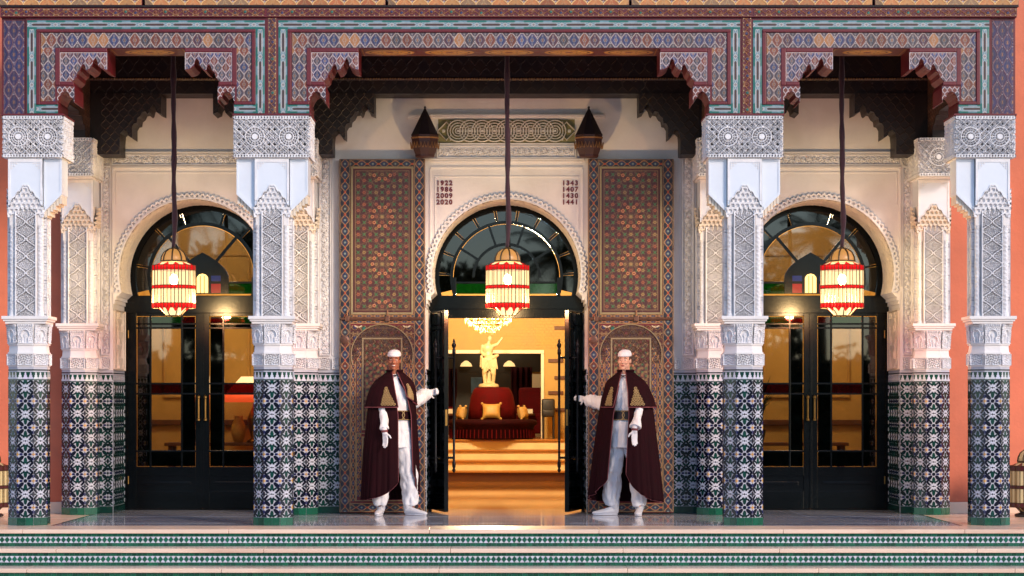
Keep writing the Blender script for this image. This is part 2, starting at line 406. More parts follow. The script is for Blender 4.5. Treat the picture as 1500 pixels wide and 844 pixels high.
def pat_doorpanel(w, h):
    """painted star-interlace panel of the big wooden doors: brown ground, drab lines, green crosses, orange flowers"""
    g = w/6.0
    bg_ = hexc('#451f1f'); ln = hexc('#8a7450'); gr = hexc('#3a6a42'); fl = hexc('#96533a'); fl2 = hexc('#8f7448')
    def fn(U, V):
        x = U-w/2; C = base(U, bg_); nrow = h/g; 
        pr = .527                                                    # star rosettes up the axis
        yc = V-h/2; ks = np.floor(yc/pr); y = yc-(ks+.5)*pr; r = np.hypot(x, y); th = np.arctan2(y, x)
        for ang in range(8):
            a = ang*PI/8; t = x*math.cos(a)+yc*math.sin(a); q = np.abs(t/(g*.92)-np.round(t/(g*.92)-.5)-.5)*g*.92
            C = lay(C, sm(q-.0016)*.55, ln if ang % 2 else hexc('#5a3a3c'))
        i = np.round(x/(g*.62)); j = np.round(yc/(g*.62)); lx = x-i*g*.62; ly = yc-j*g*.62; rr = np.hypot(lx, ly); tt = np.arctan2(ly, lx)
        kind = (i+j) % 2; hs = hsh(i+11, j*1.9+3)
        cross = np.minimum(np.abs(lx+ly), np.abs(lx-ly))/1.41-.0045*(1.4-rr/(g*.3))
        C = lay(C, sm(np.maximum(cross, rr-g*.26))*(kind == 0), gr)
        f = rr-g*.175*(1+.18*np.cos(6*tt)); fm = sm(f)*(kind == 1); cc = np.where((hs > .6)[..., None], fl2, np.array(hexc('#92523a'))); C = C*(1-fm[..., None]*.85)+cc*fm[..., None]*.85
        C = lay(C, sm(rr-g*.05)*(kind == 1), bg_)
        C = lay(C, sm(r-g*1.32)*.25, bg_)                                  # clear the rosette, then draw it
        for kk in range(5):
            a = kk*PI/5+.31; t = np.abs(-x*math.sin(a)+y*math.cos(a)); C = lay(C, sm(np.abs(t-g*.16)-.0016)*(r < g*1.32)*.35, ln)
        s = th/(2*PI/10); ph = (s-np.round(s))*(2*PI/10); px = r*np.cos(ph)-g*1.02; py = r*np.sin(ph); pr_ = np.hypot(px, py); pt = np.arctan2(py, px)
        C = lay(C, sm(pr_-g*.18*(1+.12*np.cos(5*pt))), fl); C = lay(C, sm(pr_-g*.075), hexc('#5a241c')); C = lay(C, sm(np.abs(pr_-g*.13)-.0015), hexc('#d9a070'))
        C = lay(C, sm(r-g*.16*(1+.3*np.cos(10*th))), fl2)
        e = np.minimum(np.minimum(U, w-U), np.minimum(V, h-V)); C = lay(C, sm(e-.022), hexc('#4a1d1c')); C = lay(C, sm(np.abs(e-.024)-.002), ln)
        return .003*sm(pr_-g*.21), C
    return fn
def pat_chain(wd, vertical=True, p=.125, pal=None):
    """chain of ovals in orange line work on dark blue: the painted door frames"""
    pal = pal or (hexc('#24304c'), hexc('#5a2a24'), hexc('#263050'), hexc('#34323a'))
    def fn(U, V):
        if not vertical: U, V = V, U
        x = U-wd/2; k = np.round(V/p); y = V-k*p; C = base(U, hexc('#20222f'))
        idx = (hsh(k, 3.3)*len(pal)).astype(int) % len(pal)
        d = np.hypot(x/(wd*.36), y/(p*.36))-1; m = sm(d*wd*.3); C = C*(1-m[..., None])+np.array(pal)[idx]*m[..., None]
        d2 = np.abs(np.abs(x)-wd*(.20+.17*np.cos(2*PI*V/p))); sl = np.sqrt(1+(wd*.17*2*PI/p*np.sin(2*PI*V/p))**2)
        C = lay(C, sm(d2/sl-.0034), hexc('#b08250'))
        d3 = np.abs(np.abs(x)-wd*(.36-.12*np.cos(2*PI*V/p))); C = lay(C, sm(d3-.002), hexc('#8a5a3a'))
        j = V/p-.5; yy = (j-np.round(j))*p; C = lay(C, sm(np.hypot(x, yy*.8)-wd*.10), hexc('#a8452a'))
        C = lay(C, sm(np.hypot(x, y)-wd*.10), hexc('#7c8a86'))
        e = wd/2-np.abs(x); C = lay(C, sm(e-.005), hexc('#a98a5c'))
        return .002*sm(d2/sl-.0034), C
    return fn
def pat_dark(w, h):
    """dark painted beam behind: diamond lattice in dull gold with a bead line"""
    f0 = pat_ogee(.12, .19, [hexc('#2b1717'), hexc('#331d18'), hexc('#281820')], line=hexc('#6e4f33'), lw=.005, h=.003)
    return f0

# zellige: loose pieces on a white ground
T_BLACK = hexc('#0b0f22'); T_GREEN = hexc('#0c3c34'); T_NAVY = hexc('#1b1f52'); T_WHITE = hexc('#cfd0dc'); T_YEL = hexc('#cf9a48'); T_DKG = hexc('#0a2a2c'); T_RUST = hexc('#7c3a3c')
def oval(cx, cy, a, b, ang, n=8, pw=1.0):
    out = []
    for k in range(n):
        t = 2*PI*k/n; x = a*math.cos(t); y = b*math.sin(t)*(abs(math.sin(t))**.2)
        out.append((cx+x*math.cos(ang)-y*math.sin(ang), cy+x*math.sin(ang)+y*math.cos(ang)))
    return out
def starpoly(cx, cy, r, q, n=8, sx=1, sy=1):
    return [(cx+sx*(r if k % 2 == 0 else q)*math.cos(PI*k/n), cy+sy*(r if k % 2 == 0 else q)*math.sin(PI*k/n)) for k in range(2*n)]
def zcell(cw, ch, flat=False):
    """pieces of one cell centred on the white star: list of (polygon, colour)"""
    P = []; a = .047
    dark = T_DKG if flat else T_BLACK
    E = 1.26
    def mir(f, col):
        for sx in (-1, 1):
            for sy in (-1, 1): P.append(([(sx*x, sy*y) for x, y in f], col))
    h2 = ch/2; E = 1.12
    for sy in (-1, 1): P.append((oval(0, sy*h2*.53, .031, .0165, PI/2), T_GREEN))
    P.append((oval(0, h2, .0175, .0175, PI/8), dark))
    mir(oval(cw*.275, h2*.70, .0335, .0178, math.atan2(-h2*.30, cw*.275)), dark)
    mir(oval(.0185, .0455, .0155, .0095, 1.178, 6), T_DKG if not flat else T_GREEN); mir(oval(.0465, .0188, .0150, .0092, .393, 6), dark)
    mir(oval(cw*.235, h2*.43, .0140, .0095, .95, 6), T_DKG if not flat else T_GREEN)
    mir(oval(cw*.375, h2*.27, .0195, .0120, .62, 6), dark if not flat else T_GREEN)
    mir(oval(cw*.375, h2*.475, .0150, .0105, 1.9, 6), dark)
    for sx in (-1, 1): P.append((oval(sx*cw*.275, h2, .0175, .0120, 0, 6), T_NAVY)); P.append((oval(sx*cw*.36, 0, .0110, .0080, 0, 5), T_DKG))
    P.append((oval(cw*.5, 0, .0285, .0120, PI/2, 6), dark))
    for sy in (-1, 1): P.append((oval(cw*.5, sy*h2*.385, .0150, .0150, 0, 6), dark)); P.append((oval(cw*.5, sy*h2*.665, .0180, .0140, PI/2, 6), T_NAVY if not flat else dark))
    P.append((starpoly(cw*.5, h2, .0225, .0085, 4), T_YEL if not flat else T_DKG))
    out = []
    for f, c in P:
        mx = sum(x for x, y in f)/len(f); my = sum(y for x, y in f)/len(f); out.append(([(mx+(x-mx)*E, my+(y-my)*E) for x, y in f], c))
    return out
def clip_rect(poly, x0, x1, y0, y1):
    def cl(p, ax, lim, s):
        out = []
        for i in range(len(p)):
            a, b = p[i-1], p[i]; ia = s*(a[ax]-lim) <= 0; ib = s*(b[ax]-lim) <= 0
            if ia != ib:
                t = (lim-a[ax])/(b[ax]-a[ax]); q = (a[0]+t*(b[0]-a[0]), a[1]+t*(b[1]-a[1])); out.append(q)
            if ib: out.append(b)
        return out
    for ax, lim, s in ((0, x0, -1), (0, x1, 1), (1, y0, -1), (1, y1, 1)):
        poly = cl(poly, ax, lim, s)
        if len(poly) < 3: return None
    return poly
def jit(c, k=.22):
    f = 1+random.uniform(-k, k); return tuple(min(1, x*f*(1+random.uniform(-.05, .05))) for x in c)
STAR_ME = None
def zellige(mb, stars, w, h, o, u, v, cw=.161, ch=.268, u0=None, v0=.10, flat=False, t=.003):
    """tile field w x h: small pieces go into mb, the white stars' places are returned in stars"""
    o, u, v = np.array(o, float), np.array(u, float), np.array(v, float); n = np.cross(u, v)
    u0 = w/2 if u0 is None else u0; cell = zcell(cw, ch, flat)
    i0, i1 = math.floor(-u0/cw)-1, math.ceil((w-u0)/cw)+1; j0, j1 = -1, math.ceil((h-v0)/ch)+1
    for i in range(i0, i1+1):
        for j in range(j0, j1+1):
            cx, cy = u0+i*cw, v0+j*ch
            for poly, col in cell:
                pp = clip_rect([(x+cx, y+cy) for x, y in poly], .001, w-.001, .001, h-.001)
                if pp and abs(sum(pp[k-1][0]*pp[k][1]-pp[k][0]*pp[k-1][1] for k in range(len(pp)))) > 6e-5:
                    mb.prism(pp, o, u, v, n*(t+random.uniform(-.0009, .0004)), jit(col), cap2=False)
            if -.03 < cx < w+.03 and -.03 < cy < h+.03:
                ok = cx > .05 and cx < w-.05 and cy > .05 and cy < h-.05
                if ok: stars.append((o+cx*u+cy*v, u, v))
                else:
                    pp = clip_rect(starpoly(cx, cy, .043, .020, 8), .001, w-.001, .001, h-.001)
                    if pp and len(pp) > 3: mb.prism(pp, o, u, v, n*(t+.001), jit(T_WHITE, .05), cap2=False)
def star_mesh():
    global STAR_ME
    mb = MB(); mb.prism(starpoly(0, 0, .043, .020, 8), (0, 0, 0), (1, 0, 0), (0, 0, 1), (0, -.004, 0), T_WHITE, cap2=False)
    mb.prism(oval(0, 0, .007, .012, 0, 6), (0, -.004, 0), (1, 0, 0), (0, 0, 1), (0, -.001, 0), T_BLACK, cap2=False)
    for s in (-1, 1): mb.prism([(0, 0), (s*.022, .006), (s*.022, -.006)][::s], (0, -.004, 0), (1, 0, 0), (0, 0, 1), (0, -.001, 0), T_BLACK, cap2=False)
    o = mb.build('star_tile', 'tile'); STAR_ME = o.data; bpy.data.objects.remove(o)
star_mesh()
def place_stars(stars, parent):
    for p, u, v in stars:
        put('star_tile', STAR_ME, parent, p, (0, 0, math.atan2(u[1], u[0])))
def merlons(mb, w, o, u, v, h=.117, pitch=None, t=.003):
    """white stepped merlons on a green ground with dark lines above and below"""
    o, u, v = np.array(o, float), np.array(u, float), np.array(v, float); n = np.cross(u, v); z = 0*n
    mb.prism([(0, 0), (w, 0), (w, .008), (0, .008)], o, u, v, n*t, T_GREEN, cap2=False)
    mb.prism([(0, .017), (w, .017), (w, h-.034), (0, h-.034)], o, u, v, n*.002, jit(T_GREEN, .1), cap2=False)
    mb.prism([(0, h-.020), (w, h-.020), (w, h-.008), (0, h-.008)], o, u, v, n*t, T_BLACK, cap2=False)
    k = max(1, round(w/(pitch or .054))); p = w/k; H = h-.034
    for i in range(k):
        c = (i+.5)*p; m = [(-.5, .012), (.5, .012), (.5, .028), (.30, .034), (.30, .05), (.16, .056), (.16, .072), (.0, H), (-.16, .072), (-.16, .056), (-.30, .05), (-.30, .034), (-.5, .028)]
        mb.prism([(c+x*p*.92, y) for x, y in m], o, u, v, n*.0045, jit(T_WHITE, .06), cap2=False)
# ------------------------------------------------------------------ ground, steps, porch floor
X3 = (1, 0, 0); Z3 = (0, 0, 1)
mb = MB(); mb.box(-150, 150, -200, 60, -1.2, -.825); struct(mb.build('ground', 'ground'))
FE = -.75                                              # front edge of the porch floor
def step(k, y_front, z_top, diamonds=True):
    e = bpy.data.objects.new('step', None); COL.objects.link(e); e.location = (0, y_front, z_top); e['_base'] = (0, y_front, z_top); struct(e)
    dep = .46 if k else .40
    xs = [-6.3]; rr = random.Random(k*5+1)
    while xs[-1] < 6.2: xs.append(min(6.3, xs[-1]+rr.uniform(1.5, 2.1)))
    for a, b in zip(xs, xs[1:]):
        m = MB(); m.bbox(a+.0015, b-.0015, y_front, y_front+dep, z_top-.04, z_top, .006); m.build('slab', 'marble', e)
    m = MB(); yr = y_front+.03; z0, z1 = z_top-.165, z_top-.04
    m.box(-6.3, 6.3, yr, yr+.3, z0, z1-.0005); m.build('riser', 'grout', e)
    t = MB(); o = (-6.3, yr, z0)
    def sq(x0, x1, za, zb, col, th=.003): t.prism([(x0, za), (x1, za), (x1, zb), (x0, zb)], o, X3, Z3, (0, -th, 0), col, cap2=False)
    n = 252; p = 12.6/n; Hh = z1-z0
    if diamonds:
        for i in range(n):
            for za, zb in ((.001, .032), (Hh-.031, Hh-.001)): sq(i*p+.0008, (i+1)*p-.0008, za, zb, jit(hexc('#15553f'), .35))
            c = (i+.5)*p; zc = Hh/2; a = .029
            t.prism([(c-p*.49, zc), (c, zc-a), (c+p*.49, zc), (c, zc+a)], o, X3, Z3, (0, -.004, 0), jit(hexc('#1b5f4a'), .3), cap2=False)
            for s in (-1, 1):
                t.prism([(c+s*.004, zc+s*a*1.05), (c+s*(p-.004), zc+s*a*1.05), (c+s*p*.5, zc+s*a*.1)], o, X3, Z3, (0, -.003, 0), jit(T_WHITE, .08), cap2=False)
    else:
        for i in range(n):
            for q in range(3): sq(i*p+.0008, (i+1)*p-.0008, q*Hh/3+.001, (q+1)*Hh/3-.001, jit(hexc('#15553f'), .35))
    t.build('riser_tile', 'tile', e, kind='stuff')
    return e
step(0, FE, 0.0); step(1, FE-.38, -.165); step(2, FE-.76, -.33, False); step(3, FE-1.14, -.495, False); step(4, FE-1.52, -.66, False)
fl = bpy.data.objects.new('porch_floor', None); COL.objects.link(fl); fl['_base'] = (0, 0, 0); struct(fl)
mb = MB(); mb.box(-7.5, 7.5, FE+.30, 4.0, -.9, -.022); mb.build('base', 'grout', fl)
# polished slabs with dark inlay lines
def slab_row(x0, x1, y0, y1, mt, step_):
    n = max(1, round((x1-x0)/step_)); d = (x1-x0)/n
    for i in range(n):
        m = MB(); m.box(x0+i*d+.0008, x0+(i+1)*d-.0008, y0+.0008, y1-.0008, -.020, random.uniform(-.0008, 0)); m.build('slab', mt, fl)
slab_row(-6.3, 6.3, FE+.40, -.02, 'marble', 1.6)
xl = 4.55
for y0, y1 in ((-.02, .46), (.50, 1.15), (1.15, 1.85), (1.89, 3.72)): slab_row(-xl, xl, y0, y1, 'floor_marble', 1.3)
for x0, x1 in ((-7.5, -xl-.04), (xl+.04, 7.5)): slab_row(x0, x1, -.02, 3.0, 'marble', 1.45)
m = MB(); m.box(-xl, xl, .46, .50, -.02, -.001); m.box(-xl, xl, 1.85, 1.89, -.02, -.001); m.build('inlay', 'inlay', fl)
m = MB(); m.box(-xl-.04, -xl, -.02, 3.0, -.02, -.001); m.build('inlay', 'inlay', fl)
m = MB(); m.box(xl, xl+.04, -.02, 3.0, -.02, -.001); m.build('inlay', 'inlay', fl)

# ------------------------------------------------------------------ columns
AP = .195; SIDE = 2*AP*math.tan(PI/8)
def facet(k, ap=AP):
    """origin (lower left corner at z=0) and axes of facet k of the octagon; k=0 faces the camera (-y)"""
    a = -PI/2+k*PI/4; n = np.array((math.cos(a), math.sin(a), 0)); u = np.array((-math.sin(a), math.cos(a), 0)); s = 2*ap*math.tan(PI/8)
    return n*ap-u*s/2, u, np.array((0., 0, 1)), n
def octa(mb, ap0, ap1, z0, z1, mi=0):
    r = 1/math.cos(PI/8); mb.lathe([(ap0*r, z0), (ap1*r, z1)], seg=8, a0=PI/8, mi=mi)
def column(label, rear=False, outer=0, facets=range(8)):
    c = thing('column', label, 'column', world=False)
    m = MB(); octa(m, AP-.001, AP-.001, 0, 1.60); m.build('tile_bed', 'grout', c)
    for k in facets:
        o, u, v, n = facet(k, AP)
        for q in range(2):
            t = MB(); t.prism([(q*SIDE/2+.001, .001), ((q+1)*SIDE/2-.001, .001), ((q+1)*SIDE/2-.001, .078), (q*SIDE/2+.001, .078)], o, u, v, n*.004, jit(hexc('#15553f'), .35), cap2=False); t.build('base_tile', 'tile', c)
    t = MB(); st = []
    for k in facets:
        o, u, v, n = facet(k, AP)
        zellige(t, st, SIDE, 1.383, o+v*.08, u, v, v0=.235, cw=SIDE); merlons(t, SIDE, o+v*1.463, u, v)
    t.build('tile_mosaic', 'tile', c, kind='stuff'); place_stars(st, c)
    # carved plinth, plain neck, niche capital, cornice slab
    m = MB(); octa(m, AP+.004, AP+.004, 1.60, 1.612); octa(m, AP-.006, AP-.006, 1.612, 1.73); octa(m, AP+.006, AP+.006, 1.73, 1.745)
    octa(m, AP-.004, AP-.010, 1.745, 1.815); octa(m, AP+.003, AP+.003, 1.815, 1.832); octa(m, AP-.012, AP+.002, 1.832, 2.03); m.build('plinth', 'plaster', c)
    t = MB()
    for k in facets:
        o, u, v, n = facet(k, AP-.006); s = 2*(AP-.006)*math.tan(PI/8); t.grid(s, .116, carve_mesh(s, .116, p=.05), o+v*1.613, u, v, .004)
    t.build('carved_band', 'stucco', c)
    t = MB()
    for k in facets:
        o, u, v, n = facet(k, AP-.010); s = 2*(AP-.010)*math.tan(PI/8); vv = v+n*.07; t.grid(s, .195, carve_niche(s, .195), o+v*1.833, u, vv/np.linalg.norm(vv), .004)
    t.build('niche_capital', 'stucco', c)
    m = MB(); q = .2
    for a, z0, z1 in ((.205, 2.03, 2.055), (.222, 2.055, 2.075), (.236, 2.075, 2.108)): m.bbox(-a, a, -a, a, z0, z1, .004)
    m.build('cornice', 'plaster', c)
    # upper shaft: cross-shaped core, carved panel on each face, colonnettes in the corners
    m = MB(); b = .165; m.box(-b, b, -.112, .112, 2.108, 3.6); m.box(-.112, .112, -b, b, 2.108, 3.601); m.box(-.135, .135, -.135, .135, 2.108, 3.602)
    for sx in (-1, 1):
        for sy in (-1, 1): m.box(*sorted((sx*.113, sx*.168)), *sorted((sy*.113, sy*.168)), 3.02, 3.20, bev=.006)
    m.build('shaft', 'plaster', c)
    pw = .212; dirs = [(0, (0, -1)), (1, (1, 0)), (3, (-1, 0))] + ([] if rear else [(2, (0, 1))])
    for k, _ in dirs:
        a = -PI/2+k*PI/2; n = np.array((math.cos(a), math.sin(a), 0)); u = np.array((-math.sin(a), math.cos(a), 0)); v = np.array((0., 0, 1))
        t = MB(); t.grid(pw, 1.06, carve_ogee(pw, 1.06, pw*.92, .172), n*b-u*pw/2+v*2.11, u, v, .004); t.build('carved_panel', 'stucco', c)
        t = MB(); w_ = .372; hh = .33
        t.grid(w_, hh, carve_muq(w_, hh), n*(b+.004)-u*w_/2+v*3.10, u, v, .0045, mask=lambda U, V: (V < muq_outline(U-w_/2, w_/2, .30)) & (V > .085*np.clip((.5-np.abs(U-w_/2)/w_)*3, 0, 1)*np.abs(np.cos(U*70))+.02-.02*(np.abs(U-w_/2) > .11)))
        t.build('muqarnas', 'stucco_tan' if rear else 'stucco', c)
    for sx in (-1, 1):
        for sy in (-1, 1):
            cx, cy = sx*.141, sy*.141; t = MB()
            nz, na = 60, 12; zz = np.linspace(0, .86, nz); aa = np.linspace(0, 2*PI, na+1)
            hgt = lambda z, th: .0235+.0045*((np.modf(z/.045+th/PI*1.0+2)[0]) < .55)
            V = [(cx+hgt(z, th)*math.cos(th), cy+hgt(z, th)*math.sin(th), 2.15+z) for z in zz for th in aa[:-1]]
            F = [(i*na+j, i*na+(j+1) % na, (i+1)*na+(j+1) % na, (i+1)*na+j) for i in range(nz-1) for j in range(na)]
            t.add(V, F); t.lathe([(.036, 2.108), (.036, 2.125), (.030, 2.135), (.030, 2.15)], (cx, cy, 0), 10); t.lathe([(.026, 3.0), (.030, 3.005), (.034, 3.02)], (cx, cy, 0), 10)
            t.build('colonnette', 'stucco', c)
    # box above with framed faces, side wings and the carved block
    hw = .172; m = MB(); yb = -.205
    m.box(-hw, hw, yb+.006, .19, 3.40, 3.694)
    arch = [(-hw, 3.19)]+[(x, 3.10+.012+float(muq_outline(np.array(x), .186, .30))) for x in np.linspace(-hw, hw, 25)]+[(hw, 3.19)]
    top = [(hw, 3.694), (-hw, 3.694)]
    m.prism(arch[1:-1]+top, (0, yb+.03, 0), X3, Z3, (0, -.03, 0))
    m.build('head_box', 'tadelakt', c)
    m = MB()
    for x0, x1 in ((-hw, -hw+.022), (hw-.022, hw)): m.box(x0, x1, yb-.008, yb, 3.27, 3.69)
    m.box(-hw+.022, hw-.022, yb-.0075, yb, 3.655, 3.69)
    m.prism(arch[1:-1]+[(x, z+.014) for x, z in arch[1:-1]][::-1], (0, yb, 0), X3, Z3, (0, -.010, 0))
    for sx in (-1, 1):                                   # little lattice in the upper corners
        for i in range(3):
            for j in range(3-i):
                x = sx*(hw-.036-i*.024); z = 3.643-j*.024; m.box(x-.011, x+.011, yb-.006, yb, z-.003, z+.003); m.box(x-.003, x+.003, yb-.0055, yb, z-.011, z+.0115)
    m.build('frame', 'stucco', c)
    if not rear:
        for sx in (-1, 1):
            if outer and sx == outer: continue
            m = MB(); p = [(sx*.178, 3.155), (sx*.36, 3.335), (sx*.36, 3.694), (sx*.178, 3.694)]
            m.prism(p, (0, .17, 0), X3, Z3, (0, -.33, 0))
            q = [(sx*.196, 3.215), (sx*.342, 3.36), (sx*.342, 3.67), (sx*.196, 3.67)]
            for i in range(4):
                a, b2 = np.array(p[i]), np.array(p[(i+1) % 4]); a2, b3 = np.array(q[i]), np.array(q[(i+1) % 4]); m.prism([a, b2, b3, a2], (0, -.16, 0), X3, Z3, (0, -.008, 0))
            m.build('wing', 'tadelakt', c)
            t = MB(); L = .19*math.sqrt(2); dx = np.array((sx*.182, 0, .18)); dx /= np.linalg.norm(dx)
            for i in range(6):                            # stepped cells under the wing
                s = .178+i*.03; z = 3.155+i*.03; t.box(*sorted((sx*s, sx*(s+.026))), -.13, .15, z-.05-.012*(i % 2), z+.02)
            t.build('muqarnas', 'stucco_tan', c)
    if rear: bx0, bx1, by0, by1 = -.21, .21, -.50, .245
    else:
        bx0, bx1, by0, by1 = -.375, .375, -.225, .355
        if outer == -1: bx0 = -.215
        if outer == 1: bx1 = .215
    m = MB(); m.box(bx0+.02, bx1-.02, by0+.02, by1-.02, 3.70, 4.115); m.box(bx0+.008, bx1-.008, by0+.008, by1-.008, 3.694, 3.703); m.build('block', 'plaster', c)
    wx, wy, h = bx1-bx0, by1-by0, .415
    for o, u, L, nn in (((bx0, by0+.02, 3.702), X3, wx, 2), ((bx1-.02, by0, 3.702), (0, 1, 0), wy, 2), ((bx0+.02, by1, 3.702), (0, -1, 0), wy, 2)):
        t = MB(); t.grid(L, h, carve_lattice(L, h, 2 if L > .5 else 1), o, u, Z3, .0042); t.build('carved_face', 'stucco', c)
    if not rear:
        t = MB(); t.grid(wx, h, carve_lattice(wx, h, 0), (bx1, by1-.02, 3.702), (-1, 0, 0), Z3, .008); t.build('carved_face', 'stucco', c)
    return c
FY = AP                                                # front columns: centre depth
cA = column('carved white column with tiled shaft, just left of the central doorway', facets=range(8)); cA.location = (-2.36, FY, 0); cA['group'] = 'front porch columns'
cB = dup(cA, (2.395, FY, 0), 0, 'carved white column with tiled shaft, just right of the central doorway')
cC = column('tiled and carved column at the far left corner of the porch', outer=-1); cC.location = (-4.84, FY, 0); cC['group'] = 'front porch columns'
cD = column('tiled and carved column at the far right corner of the porch', outer=1); cD.location = (4.89, FY, 0); cD['group'] = 'front porch columns'
RY = 2.47
rA = column('half column against the wall at the left end, behind the front corner column', rear=True, facets=(0, 1, 2, 6, 7)); rA.location = (-4.72, RY, 0); rA['group'] = 'wall columns'
for x, l in ((-2.285, 'half column against the wall, mostly hidden behind the front column left of the entrance'), (2.30, 'half column against the wall, mostly hidden behind the front column right of the entrance'), (4.70, 'half column against the wall at the right end, behind the front corner column')):
    dup(rA, (x, RY, 0), 0, l)
# ------------------------------------------------------------------ painted entablature across the front
ent = thing('entablature', 'painted wooden beam with blue, red and gold ornament spanning the columns', 'beam', (0, .2, 4.12))
XL, XR = PX(3, 0), PX(1488, 0)
def fx(x): return PX(x, 0)
def fz(y): return PZ(y, 0)
def flat(name, x0, x1, y0, y1, fn, Y, mt='paint', cell=.005, parent=None):
    """painted sheet given by photo pixels measured on the beam's front plane"""
    m = MB(); w_, h_ = fx(x1)-fx(x0), fz(y0)-fz(y1); m.grid(w_, h_, fn, (fx(x0), Y, fz(y1)), X3, Z3, cell); return m.build(name, mt, parent or ent)
# bodies: full-width header and the pieces between openings
def brk(side, x):                                      # lobed bracket outline (photo px, for the left jamb at x=0 going right)
    return x
LOBE = [(0, 167), (0, 153), (-1, 149), (1, 143), (5, 137), (10, 134), (15, 137), (17, 143), (22, 145), (22, 150), (23, 150), (23, 127), (20, 120), (23, 117), (26, 114), (27, 108), (31, 104), (33, 98), (36, 95), (39, 98), (40, 104), (45, 102), (49, 97), (50, 91), (54, 86), (57, 91), (58, 97), (63, 101), (66, 102), (71, 103), (71, 71)]
def bay(xa, xb):
    """one framed opening; xa..xb outer edges of the light blue band (px)"""
    xm = (xa+xb)/2; wv = xb-xa
    pL = [(xa+46+px, py) for px, py in LOBE]; pR = [(xb-46-px, py) for px, py in LOBE]
    outer = [(xa-2, 167), (xa-2, 27), (xb+2, 27), (xb+2, 167)]
    P = [(xa-2, 167)]+pL+[(x, y) for x, y in pR[::-1]]+[(xb+2, 167), (xb+2, 27), (xa-2, 27)]
    m = MB(); m.prism([(fx(x), fz(y)) for x, y in P], (0, .52, 0), X3, Z3, (0, -.52, 0)); m.build('arch_frame', 'red_wood', ent)
    # light blue band
    h = fz(30)-fz(43); w1 = fx(xa+13.5)-fx(xa)
    flat('blue_band', xa, xb, 30, 43, pat_teal(1, h), -.006)
    for x0 in (xa, xb-13.5): flat('blue_band', x0, x0+13.5, 43, 166, pat_teal(1, w1, True), -.006)
    flat('blue_band', xa+13.5, xa+45, 153.5, 166, pat_teal(1, fz(153.5)-fz(166)), -.006); flat('blue_band', xb-45, xb-13.5, 153.5, 166, pat_teal(1, fz(153.5)-fz(166)), -.006)
    # red roll mouldings with beading
    m = MB()
    def roll(x0, x1, y0, y1, pr=.018): m.bbox(fx(x0), fx(x1), -pr, .01, fz(y1), fz(y0), .006)
    roll(xa+13.5, xb-13.5, 43, 47.5); roll(xa+13.5, xa+19, 47.6, 153.5); roll(xb-19, xb-13.5, 47.6, 153.5); roll(xa+19.1, xa+45, 149, 153.4); roll(xb-45, xb-19.1, 149, 153.4)
    roll(xa+41, xa+48, 71, 125, .012); roll(xb-48, xb-41, 71, 125, .012); roll(xa+48.1, xa+117, 71, 76.5, .012); roll(xb-117, xb-48.1, 71, 76.5, .012)
    roll(xa+48.1, xa+68, 120.5, 125, .012); roll(xb-68, xb-48.1, 120.5, 125, .012)
    m.build('moulding', 'red_wood', ent)
    pal = [K_SLATE, K_RUST, K_BLUE, K_PURPLE, K_SLATE, K_OCHRE]
    lo = lambda: pat_ogee(.145, .30, pal, gnd=K_SLATE, lw=.0065, dv=.07)
    flat('ogee_band', xa+20, xb-20, 48.5, 70, pat_ogee(.105, .20, [K_RUST, K_BLUE, K_SLATE, K_OCHRE, K_PURPLE, K_BLUE], gnd=K_SLATE, lw=.0058, dv=.075), -.004, cell=.0045)
    for x0 in (xa+20, xb-41): flat('ogee_band', x0, x0+21, 70, 148.5, pat_ogee(.096, .17, [K_BLUE, K_OCHRE, K_RUST, K_PURPLE, K_SLATE], gnd=K_SLATE, lw=.0058, du=.072), -.004, cell=.0045)
    # bracket panels, cut to the lobed outline
    lob = np.array(LOBE, float)
    def mk(side):
        x0 = xa+48 if side < 0 else xb-117; w_ = 69; y0, y1 = 77, 120
        def mask(U, V):
            px = U/S(0); px = (px+2) if side < 0 else (w_-px+2); py = y1-V/S(0)
            ins = np.zeros(U.shape, bool)
            ed = np.interp(px, [20, 23, 26, 27, 31, 33, 36, 39, 40, 45, 49, 50, 54, 57, 58, 63, 66, 71], [120, 117, 114, 108, 104, 98, 95, 98, 104, 102, 97, 91, 86, 91, 97, 101, 102, 103])
            return py < ed-1.3
        def fn(U, V):
            H, C = pat_ogee(.078, .14, [K_RUST, K_SLATE, K_BLUE, K_PURPLE, K_SLATE], line=hexc('#c9b9bc'), lw=.0065, du=.02)(U, V)
            e = np.minimum(np.minimum(U, w_*S(0)-U), np.minimum(V, 9)); C = lay(C, sm(e-.006), hexc('#cdb9b6')); C = lay(C, sm((43*S(0)-V)-.006), hexc('#cdb9b6')); return H, C
        m = MB(); m.grid(w_*S(0), 43*S(0), fn, (fx(x0), -.004, fz(y1)), X3, Z3, .0045, mask=mask); m.build('bracket_panel', 'paint', ent)
        xs = xa+44 if side < 0 else xb-69
        def mask2(U, V):
            px = U/S(0); px = px-2 if side < 0 else 25-px-2; py = 150-V/S(0)
            ed = np.interp(px, [-1, 1, 5, 10, 15, 17, 22, 23], [149, 143, 137, 134, 137, 143, 145, 150]); return py < ed-1.2
        m = MB(); m.grid(25*S(0), 23*S(0), pat_ogee(.05, .08, [K_SLATE, K_RUST, K_PURPLE], line=hexc('#dccfd0'), lw=.006, dots=False), (fx(xs), -.004, fz(150)), X3, Z3, .0045, mask=mask2); m.build('bracket_panel', 'paint', ent)
    mk(-1); mk(1)
    # inner sides of the brackets: stepped red cheeks with a gold line, and rosettes on the soffit
    zs = fz(71); x0, x1 = fx(xa+117), fx(xb-117)
    m = MB(); n = 1 if xb-xa < 400 else 5
